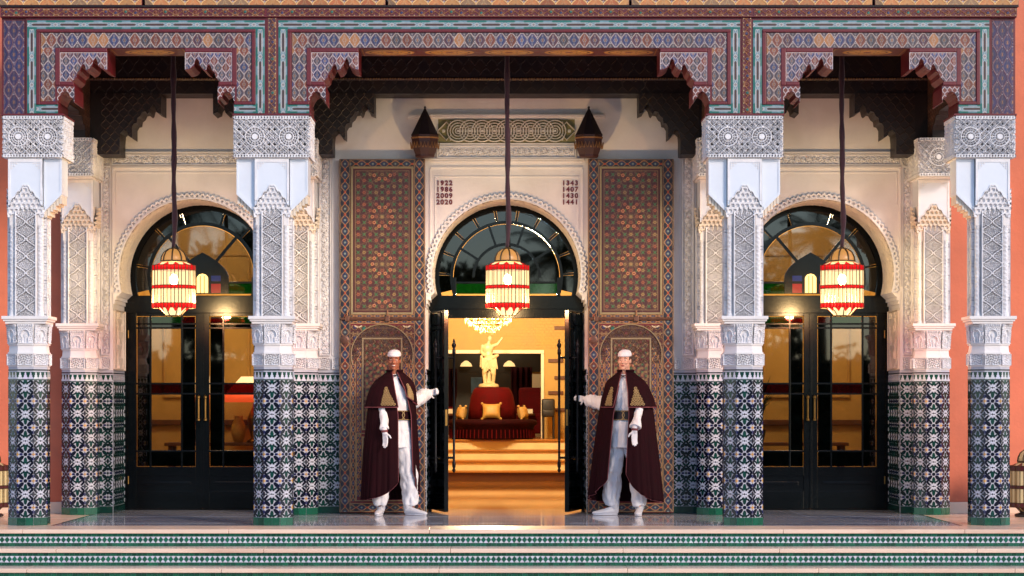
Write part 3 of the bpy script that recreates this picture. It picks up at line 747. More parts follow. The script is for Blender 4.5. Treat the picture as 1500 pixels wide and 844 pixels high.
    def ros(U, V):
        w_ = x1-x0; C = base(U, hexc('#5e151a')); p = w_/n; k = np.floor(U/p); x = U-(k+.5)*p; y = V-.25; r = np.hypot(x, y*1.15); th = np.arctan2(y, x); rm = .20
        C = lay(C, sm(np.hypot(x*.8, y*1.15)-rm), hexc('#c9933f')); C = lay(C, sm(np.abs(np.hypot(x*.8, y*1.15)-rm*.8)-.008), hexc('#5a1a18'))
        C = lay(C, sm(np.abs(r-rm*.5*(1+.2*np.cos(8*th)))-.006), hexc('#5a2a1c')); C = lay(C, sm(r-rm*.2), hexc('#7a2a24'))
        e = np.minimum(np.minimum(U, w_-U), np.minimum(V, .5-V)); C = lay(C, sm(np.abs(e-.03)-.004), hexc('#b07a34')); return 0, C
    m.grid(x1-x0, .5, ros, (x0, .51, zs-.004), X3, (0, -1, 0), .008); m.build('soffit_panel', 'paint', ent)
bay(40, 388); bay(408, 1084); bay(1103, 1449)
# scroll bands, end panels, header
def body(x0, x1, y0, y1, Y0, Y1, name='beam_body', mt='red_wood'):
    m = MB(); m.bbox(fx(x0), fx(x1), Y0, Y1, fz(y1), fz(y0), .004); return m.build(name, mt, ent)
body(389.9, 405.9, 26, 168, -.006, .5); body(1086.2, 1100.9, 26, 168, -.006, .5)
flat('scroll_band', 393, 404.5, 27, 167, pat_scroll(1, fx(404.5)-fx(393), vertical=True, seed=1, ground=K_PURPLE), -.010); flat('scroll_band', 1088, 1100, 27, 167, pat_scroll(1, fx(12)-fx(0), vertical=True, seed=2), -.010)
body(2, 38, 26, 168, .02, .5); body(1451.2, 1488, 26, 168, .02, .5)
for a, b in ((5, 35), (1454, 1485)): flat('end_panel', a, b, 30, 167, pat_ogee((fx(30)-fx(0))*.5, .24, [hexc('#2a2450'), hexc('#33264e'), hexc('#272a58')], line=hexc('#8a6a6a'), lw=.006, du=.05), .016)
body(1, 1489, 11.5, 26, -.028, .5)
for i, (a, b) in enumerate(((3, 388), (392, 1100), (1104, 1488))): flat('scroll_band', a, b, 13.5, 24.5, pat_scroll(1, fz(13.5)-fz(24.5), seed=i, p=.20), -.033)
body(1, 1491, 9, 11.4, -.05, .5, 'fillet', 'dark_wood')
for i, (a, b) in enumerate(((0, 209), (213, 565), (568.5, 921), (924.5, 1277), (1280.5, 1491))):
    m = MB(); m.bbox(fx(a), fx(b), -.045, .45, fz(9), fz(-42), .004); m.build('cornice_board', 'red_wood', ent)
    flat('cornice_panel', a+.6, b-.6, -24, 8.4, pat_ogee(.16, .20, [hexc('#c07a46'), hexc('#a85f36'), hexc('#8b6a4c'), hexc('#c98c50')], gnd=hexc('#7a3f2a'), line=hexc('#e6bc80'), lw=.010), -.049)  # warm glow on the cornice painted into these orange tones
m = MB(); m.box(XL, XR, -.03, .5, fz(-43), fz(-90)); m.build('parapet', 'terracotta', ent)
# ledger under the beam over each column
for cx, hw0, hw1 in ((-4.84, .235, .395), (-2.36, .395, .395), (2.395, .395, .395), (4.89, .395, .235)):
    m = MB(); m.bbox(cx-hw0, cx+hw1, -.045, .56, 4.121, fz(167.3), .003); m.build('ledger', 'red_wood', ent)
# ------------------------------------------------------------------ inner woodwork, porch shade put into its dark colours: beams from front to back, the wall beam and its brackets, the ceiling
inn = thing('inner_beam', 'dark painted wooden wall beam with lobed brackets inside the porch', 'beam', (0, 2.4, 4.0))
BY = 2.25
def bz(y): return PZ(y, BY)
zb = bz(137); zt = bz(60)
m = MB(); m.box(-5.1, 5.1, BY+.02, 2.69, zb, zt); m.build('beam_body', 'dark_wood', inn)
def dk(w_, h_):
    f0 = pat_ogee(.125, .20, [hexc('#190c0c'), hexc('#1f1210'), hexc('#170e14')], line=hexc('#32251a'), lw=.005, dots=False)
    def fn(U, V):
        H, C = f0(U, V); C = lay(C, sm(np.abs(V-.16)-.016), hexc('#2a1513')); C = lay(C, sm(np.abs(V-.163)-.008)*(np.modf(U/.03)[0] < .6), hexc('#7d5c34')); return H+.01*sm(np.abs(V-.163)-.01), C
    return fn
m = MB(); m.grid(10.2, zt-zb, dk(10.2, zt-zb), (-5.1, BY+.014, zb), X3, Z3, .009); m.build('painted_face', 'paint', inn)
BR = [(-22, 137), (-22, 226), (27, 226), (27, 205), (28, 195), (33, 190), (38, 192), (40, 199), (45, 202), (45, 186), (48, 181), (52, 180), (53, 173), (57, 170), (60, 164), (65, 163), (68, 167), (70, 165), (72, 158), (76, 153), (80, 158), (81, 164), (88, 167), (88, 137)]
def bracket(xj, s, Y=BY, dep=.42, parent=None):
    k = S(BY); P = [(xj+s*px*k, bz(py)) for px, py in BR]
    m = MB(); m.prism(P, (0, Y+dep, 0), X3, Z3, (0, -dep, 0)); b_ = m.build('bracket', 'dark_wood', inn)
    xs, ys = zip(*BR)
    def mask(U, V):
        px = U/k if s > 0 else 88-U/k; py = 226-V/k
        ed = np.interp(px, [0, 26.9, 27, 28, 33, 38, 40, 45, 45.1, 48, 52, 53, 57, 60, 65, 68, 70, 72, 76, 80, 81, 88], [226, 226, 205, 195, 190, 192, 199, 202, 186, 181, 180, 173, 170, 164, 163, 167, 165, 158, 153, 158, 164, 167]); return py < ed-1.5
    m = MB(); x0 = xj if s > 0 else xj-88*k
    m.grid(88*k, 89*k, pat_ogee(.10, .13, [hexc('#190d0c'), hexc('#20130f')], line=hexc('#3d2c1c'), lw=.006, dots=False), (x0, Y-.004, bz(226)), X3, Z3, .006, mask=mask)
    m.build('bracket_panel', 'paint', inn)
for xj, s in ((PX(148, BY), 1), (PX(400, BY), -1), (PX(460, BY), 1), (PX(1024, BY), -1), (PX(1082, BY), 1), (PX(1340, BY), -1)): bracket(xj, s)
m = MB()
ce = thing('porch_ceiling', 'dark wooden coffered ceiling over the porch', 'ceiling', (0, 1.3, 5.25))
m.box(-5.1, 5.1, .46, 2.69, 5.25, 5.35); m.build('board', 'dark_wood', ce)
for i in range(27):
    x = -4.9+i*.377; m = MB(); m.bbox(x-.05, x+.05, .50, 2.26, 5.14, 5.249, .01); m.build('rafter', 'red_wood', ce)
# beams from each front column back to the wall, with painted lobed cheeks
for n_, (xc, hw) in enumerate(((-4.80, .22), (-2.33, .20), (2.35, .20), (4.85, .22))):
    sb = thing('cross_beam', ['dark painted beam running back from the far left column', 'dark painted beam running back from the column left of the entrance', 'dark painted beam running back from the column right of the entrance', 'dark painted beam running back from the far right column'][n_], 'beam', (xc, 1.3, 4.13), 'beams running back to the wall')
    z0 = 4.36; P = [(.56, 4.122), (.56, 4.20), (.62, 4.26), (.66, 4.24), (.70, 4.29), (.82, 4.33), (.95, 4.32), (1.0, z0), (1.55, z0), (1.6, 4.32), (1.73, 4.33), (1.80, 4.29), (1.85, 4.24), (1.92, 4.26), (1.955, 4.20), (1.955, 4.122), (2.24, 4.122), (2.24, 5.13), (.53, 5.13), (.53, 4.122)]
    m = MB(); m.prism(P, (xc-hw, 0, 0), (0, 1, 0), (0, 0, 1), (2*hw, 0, 0)); m.build('beam_body', 'dark_wood', sb)
    for s in (-1, 1):
        m = MB(); wv, hv = 1.69, 5.12-4.125
        f0 = pat_ogee(.12, .17, [hexc('#2a1513'), hexc('#361e18'), hexc('#20161e')], line=hexc('#4a3622'), lw=.006)
        msk = lambda U, V, s=s: (V+4.125) > np.interp((.54+U) if s > 0 else (2.23-U), [p[0] for p in P[:15]]+[1.956, 2.3], [p[1] for p in P[:15]]+[4.12, 4.12])+.012
        m.grid(wv, hv, f0, (xc+s*(hw+.004), .54 if s > 0 else 2.23, 4.125), (0, s, 0), Z3, .011, mask=msk); m.build('painted_face', 'paint', sb)
mat('stucco_paint', (.7, .7, .7), .8, attr=True, var=.1, vs_=9, bump=.1, bs=120)
# ------------------------------------------------------------------ entrance wall with three arched openings
WY, DY = 2.7, 3.5                                       # wall face, door plane
RA, ZC, HO, ZI = .83, 2.68, .90, 2.38                   # arch radius, centre height, half opening below the imposts, impost height
AX = (-3.5, 0.0, 3.5)
wall = thing('entrance_wall', 'white plaster porch wall with three arched doorways and carved stucco bands', 'wall', (0, WY, 0))
XW = 4.93
def arcpts(cx, r, z0, n=40):
    """horseshoe arch from the left springing at height z0 over the top to the right"""
    a0 = math.asin((ZC-z0)/r); return [(cx-r*math.cos(t), ZC+r*math.sin(t)) for t in np.linspace(-a0, PI+a0, n)]
def wpoly():
    P = [(-XW, 0)]
    for cx in AX:
        P += [(cx-HO, 0), (cx-HO, ZI)]+arcpts(cx, RA, 2.47)+[(cx+HO, ZI), (cx+HO, 0)]
    return P+[(XW, 0), (XW, 6.0), (-XW, 6.0)]
m = MB(); m.prism(wpoly(), (0, 3.7, 0), X3, Z3, (0, -(3.7-WY), 0)); m.build('plaster_wall', 'plaster', wall)
def wx(x): return PX(x, WY)
def wz(y): return PZ(y, WY)
for i, cx in enumerate(AX):
    # carved border round the arch: scalloped edge strip following the curve
    t = MB(); n = 150; a0 = math.asin((ZC-2.47)/RA); th = np.linspace(-a0, PI+a0, n*3); rr = np.linspace(RA, RA+.078, 16)
    TH, RR = np.meshgrid(th, rr); Lg = TH*RA; q = RR-RA
    sc_ = .052+.020*np.abs(np.sin(Lg/.055*PI)); H = .034*np.clip(.5-(q-sc_)/.006, 0, 1)
    hole = np.hypot((np.modf(np.abs(Lg)/.055)[0]-.5)*.055, q-.034) < .013; H = np.where(hole, .002, H); H = np.where(q < .012, .038, H)
    V = np.stack([cx-RR*np.cos(TH), WY-H-.0005, ZC+RR*np.sin(TH)], -1).reshape(-1, 3); idx = np.arange(len(rr)*len(th)).reshape(len(rr), len(th))
    Q = np.stack([idx[:-1, :-1], idx[:-1, 1:], idx[1:, 1:], idx[1:, :-1]], -1).reshape(-1, 4)[:, ::-1]; t.add(V, Q); t.build('arch_border', 'stucco', wall)
    # carved intrados: narrow rows of relief lining the arch
    t = MB(); yy = np.linspace(WY+.02, DY-.06, 60); TH, YY = np.meshgrid(np.linspace(-a0, PI+a0, 180), yy); f = arab(TH*RA, YY, .09); h = .008*np.clip(.5+(np.abs(f)-.3)*4, 0, 1)+.001
    V = np.stack([cx-(RA-h)*np.cos(TH), YY, ZC+(RA-h)*np.sin(TH)], -1).reshape(-1, 3); idx = np.arange(TH.size).reshape(TH.shape)
    Q = np.stack([idx[:-1, :-1], idx[:-1, 1:], idx[1:, 1:], idx[1:, :-1]], -1).reshape(-1, 4); t.add(V, Q); t.build('arch_lining', 'stucco_tan', wall)
    for s in (-1, 1):                                   # imposts and carved jamb panels
        m = MB()
        for d, z0, z1 in ((.004, 2.30, 2.34), (.02, 2.34, 2.385), (.04, 2.385, 2.43), (.06, 2.43, 2.468)):
            a, b = sorted((cx+s*HO, cx+s*(HO-d))); m.box(a if s < 0 else a, b, WY-.01-d*.25, DY-.03, z0, z1)
        m.build('impost', 'plaster', wall)
        t = MB(); L = DY-.08-WY; o, u = ((cx-HO+.002, WY+.02, 1.6), (0, 1, 0)) if s < 0 else ((cx+HO-.002, DY-.06, 1.6), (0, -1, 0))
        t.grid(L, .68, carve_vine(L, .68, True, p=.3), o, u, Z3, .006); t.build('jamb_panel', 'stucco_tan', wall)
# stucco strips and framing
def strip(x0, x1, y0, y1, fn, name='carved_strip', mt='stucco', cell=.0045, pr=.004):
    w_, h_ = wx(x1)-wx(x0), wz(y0)-wz(y1); t = MB(); t.grid(w_, h_, fn(w_, h_), (wx(x0), WY-pr, wz(y1)), X3, Z3, cell); return t.build(name, mt, wall)
vv = lambda a, b: carve_vine(a, b, True, p=.11); hv = lambda a, b: carve_vine(a, b, False, p=.13)
for sx in (1, -1):
    fxm = (lambda x: x) if sx > 0 else (lambda x: 1484-x)
    def st(x0, x1, y0, y1, fn, **k):
        a, b = sorted((fxm(x0), fxm(x1))); strip(a, b, y0, y1, fn, **k)
    st(148.5, 162.5, 244, 520, vv); st(148.5, 162.5, 523, 541, lambda a, b: carve_mesh(a, b)); st(148.5, 162.5, 226.5, 242.5, lambda a, b: carve_mesh(a, b)); st(164, 440, 226.5, 242.5, hv)
    st(468, 485, 226, 521, vv); st(468, 484, 524, 541, lambda a, b: carve_mesh(a, b)); st(486.5, 496, 524, 541, lambda a, b: carve_mesh(a, b))
    def ml(m, x0, x1, y0, y1, pr=.012):
        a, b = sorted((fxm(x0), fxm(x1))); m.bbox(wx(a), wx(b), WY-pr, WY+.01, wz(y1), wz(y0), .003)
    m = MB(); ml(m, 148, 440, 222.5, 225.5, .03); ml(m, 164, 440, 244, 247, .02); ml(m, 164, 167, 247.2, 420, .02); ml(m, 169.5, 440, 252, 253.4, .008); ml(m, 169.5, 171, 253.6, 300, .008)
    ml(m, 464, 467, 226, 541, .01); ml(m, 486, 488.5, 226, 521, .01)
    m.build('moulding', 'plaster', wall)
# panel over the central arch
m = MB()
for x0, x1, y0, y1, pr in ((598, 886, 168.5, 171.5, .05), (598, 886, 171.6, 174, .03), (631, 853, 210, 212.5, .022), (628, 856, 232.5, 235.5, .03), (631, 853, 236, 238, .015), (631, 853, 244, 246.5, .014), (636.5, 848, 258, 259.4, .008), (636.5, 638, 259.6, 350, .008), (846.6, 848, 259.6, 350, .008), (629, 631.5, 247, 440, .012), (852.5, 855, 247, 440, .012)):
    m.bbox(wx(x0), wx(x1), WY-pr, WY+.01, wz(y1), wz(y0), .003)
m.build('moulding', 'plaster', wall)
def chainrel(w_, h_):
    """row of interlaced ring medallions, pointed at both ends"""
    def fn(U, V):
        x = U-w_/2; y = V-h_/2; n = 9; p = w_*.80/n; H = np.zeros_like(U)
        for k in range(n):
            cx = (k-(n-1)/2)*p; r = np.hypot(x-cx, y)
            for q, hh in ((.118, .034), (.088, .028), (.058, .026), (.03, .024)): H = np.maximum(H, hh*np.clip(.5-(np.abs(r-q)-.0065)/.004, 0, 1))
            H = np.maximum(H, .028*(r < .016))
        g = np.abs(y)+np.abs(np.abs(x)-w_*.44)*1.0; H = np.maximum(H, .028*np.clip(.5-(np.abs(g-.10)-.007)/.004, 0, 1)*(np.abs(x) > w_*.40)); H = np.maximum(H, .010*(np.hypot(np.abs(x)-w_*.46, y) < .02))
        for sy in (-1, 1): H = np.maximum(H, .012*(np.hypot(np.abs(x)-w_*.41, y-sy*h_*.36) < .011))
        return H*1.3, np.where((H > .008)[..., None], np.array((.72, .68, .62)), np.array(hexc('#8d865c')))
    return fn
strip(642, 842, 175, 209.5, chainrel, 'medallion_panel', 'stucco_paint', .0045); strip(640, 844, 213.5, 232, hv, 'carved_strip')
# years in raised maroon numerals
mat('numeral_red', '#6a1c24', .45)
def numerals(lines, xc, name):
    for i, s_ in enumerate(lines):
        cu = bpy.data.curves.new('numeral', 'FONT'); cu.body = s_; cu.size = .074; cu.extrude = .006; cu.space_character = 1.28; cu.align_x = 'CENTER'; cu.offset = .0028
        ob = bpy.data.objects.new('tmp', cu); COL.objects.link(ob); dg = bpy.context.evaluated_depsgraph_get(); me = bpy.data.meshes.new_from_object(ob.evaluated_get(dg)); bpy.data.objects.remove(ob)
        me.materials.clear(); me.materials.append(M['numeral_red']); o = link(name, me, wall, label='raised maroon year '+s_); o.location = (wx(xc), WY-.004, wz(271.5+i*9.3)); o.rotation_euler = (R(90), 0, 0)
numerals(('1922', '1986', '2009', '2020'), 651, 'year_numeral'); numerals(('1343', '1407', '1430', '1441'), 835, 'year_numeral')
# tiled dado: wall strips, jambs
t = MB(); st = []
ZD = 1.463; W0 = .0
segs = []
for a, b in ((-XW, -3.5-HO), (-3.5+HO, -HO), (HO, 3.5-HO), (3.5+HO, XW)): segs.append(((a, WY, 0), X3, b-a, .5))
for cx in AX:
    segs.append(((cx-HO, WY, 0), (0, 1, 0), DY-WY, None)); segs.append(((cx+HO, DY, 0), (0, -1, 0), DY-WY, None))
for o, u, L, uo in segs:
    o = np.array(o, float); u = np.array(u, float); v = np.array(Z3, float); n = np.cross(u, v)
    m = MB(); m.prism([(.0, .0), (L, 0), (L, 1.6), (0, 1.6)], o, u, v, n*.004, cap2=False); m.build('tile_bed', 'grout', wall)
    o2 = o+n*.004; zellige(t, st, L, 1.383, o2+v*.08, u, v, cw=.158, u0=None if uo is None else .079, v0=.235, flat=True); merlons(t, L, o2+v*1.463, u, v)
    t.prism([(0, .001), (L, .001), (L, .078), (0, .078)], o2, u, v, n*.004, T_GREEN, cap2=False)
    for s in (0, 1):                                    # green and white edge strips at the corners
        if u[0] > .5: continue
        e0 = 0 if s == 0 else L-.05
        t.prism([(e0, .08), (e0+.05, .08), (e0+.05, 1.463), (e0, 1.463)], o2, u, v, n*.0045, T_GREEN, cap2=False)
        for q in range(17):
            z = .10+q*.081; t.prism([(e0+.012, z), (e0+.038, z), (e0+.038, z+.04), (e0+.012, z+.04)], o2, u, v, n*.0065, T_WHITE, cap2=False)
t.build('tile_mosaic', 'tile', wall, kind='stuff')
vis = [s for s in st if abs(s[1][0]) > .5 or True]
place_stars(vis[:290], wall)
# ------------------------------------------------------------------ terracotta walls beyond the porch
for s, l in ((-1, 'terracotta orange wall at the left edge behind the columns'), (1, 'terracotta orange wall at the right edge behind the columns')):
    tw = thing('terracotta_wall', l, 'wall', (s*8, 2.8, 0), 'terracotta walls')
    a, b = sorted((s*XW, s*14)); m = MB(); m.box(a+.001*(s < 0), b, 2.72, 3.6, 0, 11); m.build('rendered_wall', 'terracotta', tw)
    m = MB(); m.bbox(a, b, 2.69, 2.74, 0, .125, .006); m.build('skirting', 'marble', tw)
m = MB()
up = thing('upper_wall', 'terracotta orange wall rising above the porch', 'wall', (0, 3.0, 6.0)); m.box(-XW+.001, XW-.001, 2.72, 3.6, 6.0, 11); m.build('rendered_wall', 'terracotta', up)
# ------------------------------------------------------------------ glazed doors
glass('clear_glass', (.90, .90, .88), 2.0); glass('fan_glass', (.52, .52, .52), 3.2); glass('smoke_glass', (.035, .05, .07), 1.6); glass('blue_glass', (.05, .09, .30), 1.4); glass('red_glass', (.22, .03, .025), 1.5); glass('green_glass', (.05, .30, .16), 1.4); glass('amber_glass', (.95, .62, .22), 1.2)
def dx(x): return PX(x, DY)
def dz(y): return PZ(y, DY)
def pane(x0, x1, z0, z1, mt, parent, Y=DY+.022):
    m = MB(); m.box(x0, x1, Y, Y+.006, z0, z1); return m.build('pane', mt, parent)
def fillet_frame(m, x0, x1, z0, z1, Y0, Y1): m.bbox(x0, x1, Y0, Y1, z0, z1, .004)
ZT0, ZT1 = dz(466), dz(433)                             # transom beam
def arch_ring(m, cx, r0, r1, Y0, Y1, z0, n=48):
    """solid ring segment of the fanlight between radii r0 and r1 (centre ZC), cut at height z0"""
    a0, a1 = math.asin((ZC-z0)/r1), math.asin((ZC-z0)/r0) if r0 > ZC-z0 else PI/2
    A = [(cx-r1*math.cos(t), ZC+r1*math.sin(t)) for t in np.linspace(-a0, PI+a0, n)]; B = [(cx-r0*math.cos(t), ZC+r0*math.sin(t)) for t in np.linspace(-a1, PI+a1, n)]
    V = [(x, Y0, z) for x, z in A]+[(x, Y0, z) for x, z in B]+[(x, Y1, z) for x, z in A]+[(x, Y1, z) for x, z in B]
    F = []
    for i in range(n-1): F += [(i, i+1, n+i+1, n+i), (2*n+i+1, 2*n+i, 3*n+i, 3*n+i+1), (n+i, n+i+1, 3*n+i+1, 3*n+i), (i+1, i, 2*n+i, 2*n+i+1)]
    F += [(0, n, 3*n, 2*n), (n-1, 3*n-1, 4*n-1, 2*n-1)]
    m.add(V, F)
def sector(cx, r0, r1, a0, a1, Y, n=10):
    m = MB(); P = [(cx-r1*math.cos(t), ZC+r1*math.sin(t)) for t in np.linspace(a0, a1, n)]+[(cx-r0*math.cos(t), ZC+r0*math.sin(t)) for t in np.linspace(a1, a0, n)]
    m.prism(P, (0, Y+.006, 0), X3, Z3, (0, -.006, 0)); return m
def spoke(m, cx, a, r0, r1, wd, Y0, Y1, cz=None):
    cz = ZC if cz is None else cz; d = np.array((-math.cos(a), math.sin(a))); q = np.array((-d[1], d[0])); c = np.array((cx, cz))
    m.prism([c+d*r0-q*wd, c+d*r1-q*wd, c+d*r1+q*wd, c+d*r0+q*wd], (0, Y1, 0), X3, Z3, (0, Y0-Y1, 0))
def leaf(parent, x0, x1, s, name='door_leaf', half_open=None, cx=0):
    """one closed glazed leaf between x0 and x1; s=-1 left leaf"""
    lf = MB(); Y0, Y1 = DY, DY+.05; zt = dz(457); zb = .015; W = x1-x0
    inn_ = (x0+.10, x1-.075) if s < 0 else (x0+.075, x1-.10)
    zs = [dz(684), dz(661), dz(577), dz(562), dz(480.5), dz(474.5), dz(463)]
    lf.bbox(x0, inn_[0], Y0, Y1, zb, zt, .004); lf.bbox(inn_[1], x1, Y0, Y1, zb, zt, .004)
    lf.bbox(inn_[0], inn_[1], Y0+.001, Y1, zs[6], zt, .003); lf.bbox(inn_[0], inn_[1], Y0+.001, Y1, zb, .22, .003); lf.bbox(inn_[0], inn_[1], Y0+.001, Y1, zs[0]-.10, zs[0], .003)
    lf.box(inn_[0], inn_[1], Y0+.02, Y1-.01, .22, zs[0]-.10)
    o = lf.build(name, 'door_paint', parent)
    m = MB(); m.bbox(inn_[0]+.06, inn_[1]-.06, Y0+.006, Y0+.021, .29, zs[0]-.17, .006); m.build('raised_panel', 'door_paint', o)
    a, b = inn_; cw = b-a; xs = [a, a+cw*.235, a+cw*.765, b] ; bars = MB()
    for x in xs[1:3]: bars.bbox(x-.011, x+.011, Y0+.008, Y1-.004, zs[0], zs[6], .003)
    for z in zs[1:6]: bars.bbox(a, b, Y0+.010, Y1-.006, z-.010, z+.010, .003)
    bars.build('glazing_bar', 'door_paint', o)
    rows = [zs[0], zs[1], zs[2], zs[3], zs[4], zs[5], zs[6]]
    for i in range(6):
        for j in range(3):
            mid = j == 1; z0, z1 = rows[i]+.008, rows[i+1]-.008
            mt = 'clear_glass' if mid and i in (1, 3) else 'smoke_glass'
            if i == 2: mt = 'red_glass' if mid else 'smoke_glass'
            if i == 5: mt = 'green_glass' if mid else ('red_glass' if j == (2 if s < 0 else 0) else 'smoke_glass')
            if z1 - z0 > .01: pane(xs[j]+.008, xs[j+1]-.008, z0, z1, mt, o)
    hx = x1-.035 if s < 0 else x0+.035
    m = MB(); m.lathe([(.013, -.0), (.013, .24)], (hx, DY-.045, 1.05), 8); m.lathe([(.02, -.02), (.02, 0), (.012, .01)], (hx, DY-.045, 1.05), 8); m.lathe([(.012, .23), (.02, .24), (.02, .26), (0, .28)], (hx, DY-.045, 1.05), 8)
    for z in (1.08, 1.26): m.box(hx-.008, hx+.008, DY-.045, DY, z-.006, z+.006)
    m.build('handle', 'brass', o)
    for z in (.3, dz(470)-.2): m = MB(); hxx = x0+.008 if s < 0 else x1-.008; m.lathe([(.008, 0), (.008, .09)], (hxx, DY-.008, z), 8); m.build('hinge', 'brass', o)
    return o
def fan_side(d, cx):
    m = MB(); Y0, Y1 = DY-.01, DY+.06
    arch_ring(m, cx, RA-.06, RA+.05, Y0, Y1, ZT1-.02); arch_ring(m, cx, RA-.235, RA-.195, Y0+.012, Y1-.005, ZT1-.02)
    m.bbox(cx-.895, cx+.895, Y0-.015, Y1, ZT0+.055, 2.468, .006); m.bbox(cx-.90, cx+.90, Y0-.006, Y1+.02, dz(457), ZT0+.06, .004)
    for a in (PI/2-.33, PI/2+.33, .18, PI-.18, .80, PI-.80): spoke(m, cx, a, RA-.2, RA-.05, .012, Y0+.014, Y1-.006)
    for a in (.87, PI-.87): spoke(m, cx, a, .20, RA-.2, .016, Y0+.014, Y1-.007)
    zr = dz(414); m.bbox(cx-.58, cx+.58, Y0+.012, Y1-.008, zr-.012, zr+.012, .003)
    for s in (-1, 1): m.bbox(cx+s*.585-.02, cx+s*.585+.02, Y0+.011, Y1-.007, ZT1, ZC, .003)
    fr = m.build('fanlight', 'door_paint', d)
    # inner pointed arch with coloured lights
    hw = .30; z0, za = ZT1+.02, dz(370)
    pts = [(cx-hw, z0), (cx+hw, z0), (cx+hw, zr+.05)]+[(cx+hw*(1-q**1.9), zr+.05+(za-zr-.05)*q) for q in np.linspace(.1, 1, 9)]
    pts += [(2*cx-x, z) for x, z in pts[2:][::-1][1:]]
    m = MB(); m.prism(pts, (0, Y1-.004, 0), X3, Z3, (0, -(Y1-Y0-.012), 0)); ia = m.build('pointed_light', 'door_paint', fr)
    def lit(x0, x1, za_, zb_, mt, rnd=False):
        m = MB(); P = [(x0, za_), (x1, za_), (x1, zb_)]+([((x0+x1)/2+(x1-x0)/2*math.cos(t), zb_+(x1-x0)*.42*math.sin(t)) for t in np.linspace(.3, PI-.3, 5)] if rnd else [])+[(x0, zb_)]
        m.prism(P, (0, Y0+.010, 0), X3, Z3, (0, -.006, 0)); m.build('pane', mt, fr)
    lit(cx-.065, cx+.065, ZT1+.03, dz(408), 'lit_amber', True)
    m = MB()
    for x in (-.022, .022): m.box(cx+x-.004, cx+x+.004, Y0, Y0+.009, ZT1+.03, dz(408)+.03)
    m.build('glazing_bar', 'door_paint', fr)
    for s in (-1, 1):
        lit(cx+s*.155-.055, cx+s*.155+.055, zr+.015, dz(404), 'lit_blue'); lit(cx+s*.155-.055, cx+s*.155+.055, ZT1+.03, zr-.015, 'lit_red')
    # glass
    m = MB(); a0 = math.asin((ZC-zr)/(RA-.235))
    P = [(cx-(RA-.24)*math.cos(t), ZC+(RA-.24)*math.sin(t)) for t in np.linspace(-.0, PI, 40)]
    P += [(cx+(RA-.24), zr+.012), (cx-(RA-.24), zr+.012)]
    m.prism(P, (0, DY+.03, 0), X3, Z3, (0, -.006, 0)); m.build('pane', 'fan_glass', fr)
    for s in (-1, 1):
        m = MB(); a, b = sorted((cx+s*.30, cx+s*.565)); m.box(a, b, DY+.024, DY+.03, ZT1+.02, zr-.012); m.build('pane', 'green_glass', fr)
    aa = [-.25, .18, .80, PI/2-.33, PI/2+.33, PI-.80, PI-.18, PI+.25]
    for a0, a1 in zip(aa, aa[1:]): sector(cx, RA-.2, RA-.055, a0+.02, a1-.02, DY+.026).build('pane', 'smoke_glass', fr)
mat('lit_amber', '#e8c06a', .4, emit='#ffd27a', es=1.0); mat('lit_blue', '#0c1c50', .15, emit='#16309a', es=.08); mat('lit_red', '#7c0c10', .15, emit='#b0141c', es=.20)
for cx, l in ((-3.5, 'black glazed double door under the left arch, a striped lampshade seen inside'), (3.5, 'black glazed double door under the right arch with amber panes')):
    d = thing('glazed_double_door', l, 'door', (cx, DY, 0), 'glazed side doors'); fan_side(d, cx)
    for s in (-1, 1): m = MB(); a, b = sorted((cx+s*.90, cx+s*.862)); m.box(a, b, DY-.005, DY+.06, 0, dz(457)); m.build('jamb', 'door_paint', d)
    m = MB(); m.box(cx-.862, cx+.862, DY+.002, DY+.055, 0, .014); m.build('threshold', 'door_paint', d)
    leaf(d, cx-.86, cx-.004, -1); leaf(d, cx+.004, cx+.86, 1)
    m = MB(); m.bbox(cx-.016, cx+.016, DY-.012, DY-.001, .02, dz(458), .003); m.build('meeting_stile', 'door_paint', d)
# central doorway: fanlight and the two open leaves
d = thing('entrance_double_door', 'black double door standing open under the central arch', 'door', (0, DY, 0))
m = MB(); Y0, Y1 = DY-.01, DY+.06; arch_ring(m, 0, RA-.055, RA+.05, Y0, Y1, ZT1-.02); arch_ring(m, 0, RA-.215, RA-.18, Y0+.012, Y1-.005, ZT1-.02); arch_ring(m, 0, .365, .395, Y0+.012, Y1-.005, ZC-.001)
m.bbox(-.895, .895, Y0-.015, Y1, ZT0+.10, 2.468, .006); m.bbox(-.90, .90, Y0-.004, Y1+.02, ZT0, ZT0+.105, .005)
zr = dz(414); m.bbox(-.58, .58, Y0+.012, Y1-.008, zr-.012, zr+.012, .003)
for a in (.56, PI/2-.33, PI/2+.33, PI-.56): spoke(m, 0, a, .39, RA-.19, .013, Y0+.013, Y1-.006)
for a in (.05, .38, .72, 1.06, 1.4, PI-1.4, PI-1.06, PI-.72, PI-.38, PI-.05): spoke(m, 0, a, RA-.19, RA-.05, .012, Y0+.014, Y1-.006)
for s in (-1, 1): m.bbox(s*.60-.02, s*.60+.02, Y0+.011, Y1-.007, ZT1, ZC, .003)
fr = m.build('fanlight', 'door_paint', d)
m = MB(); P = [(-(RA-.22)*math.cos(t), ZC+(RA-.22)*math.sin(t)) for t in np.linspace(0, PI, 40)]+[((RA-.22), zr+.012), (-(RA-.22), zr+.012)]
m.prism(P, (0, DY+.03, 0), X3, Z3, (0, -.006, 0)); m.build('pane', 'smoke_glass', fr)
for s in (-1, 1): a, b = sorted((s*.02, s*.58)); m = MB(); m.box(a, b, DY+.024, DY+.03, ZT1+.02, zr-.012); m.build('pane', 'green_glass', fr)
aa = [-.25, .05, .38, .72, 1.06, 1.4, PI-1.4, PI-1.06, PI-.72, PI-.38, PI-.05, PI+.25]
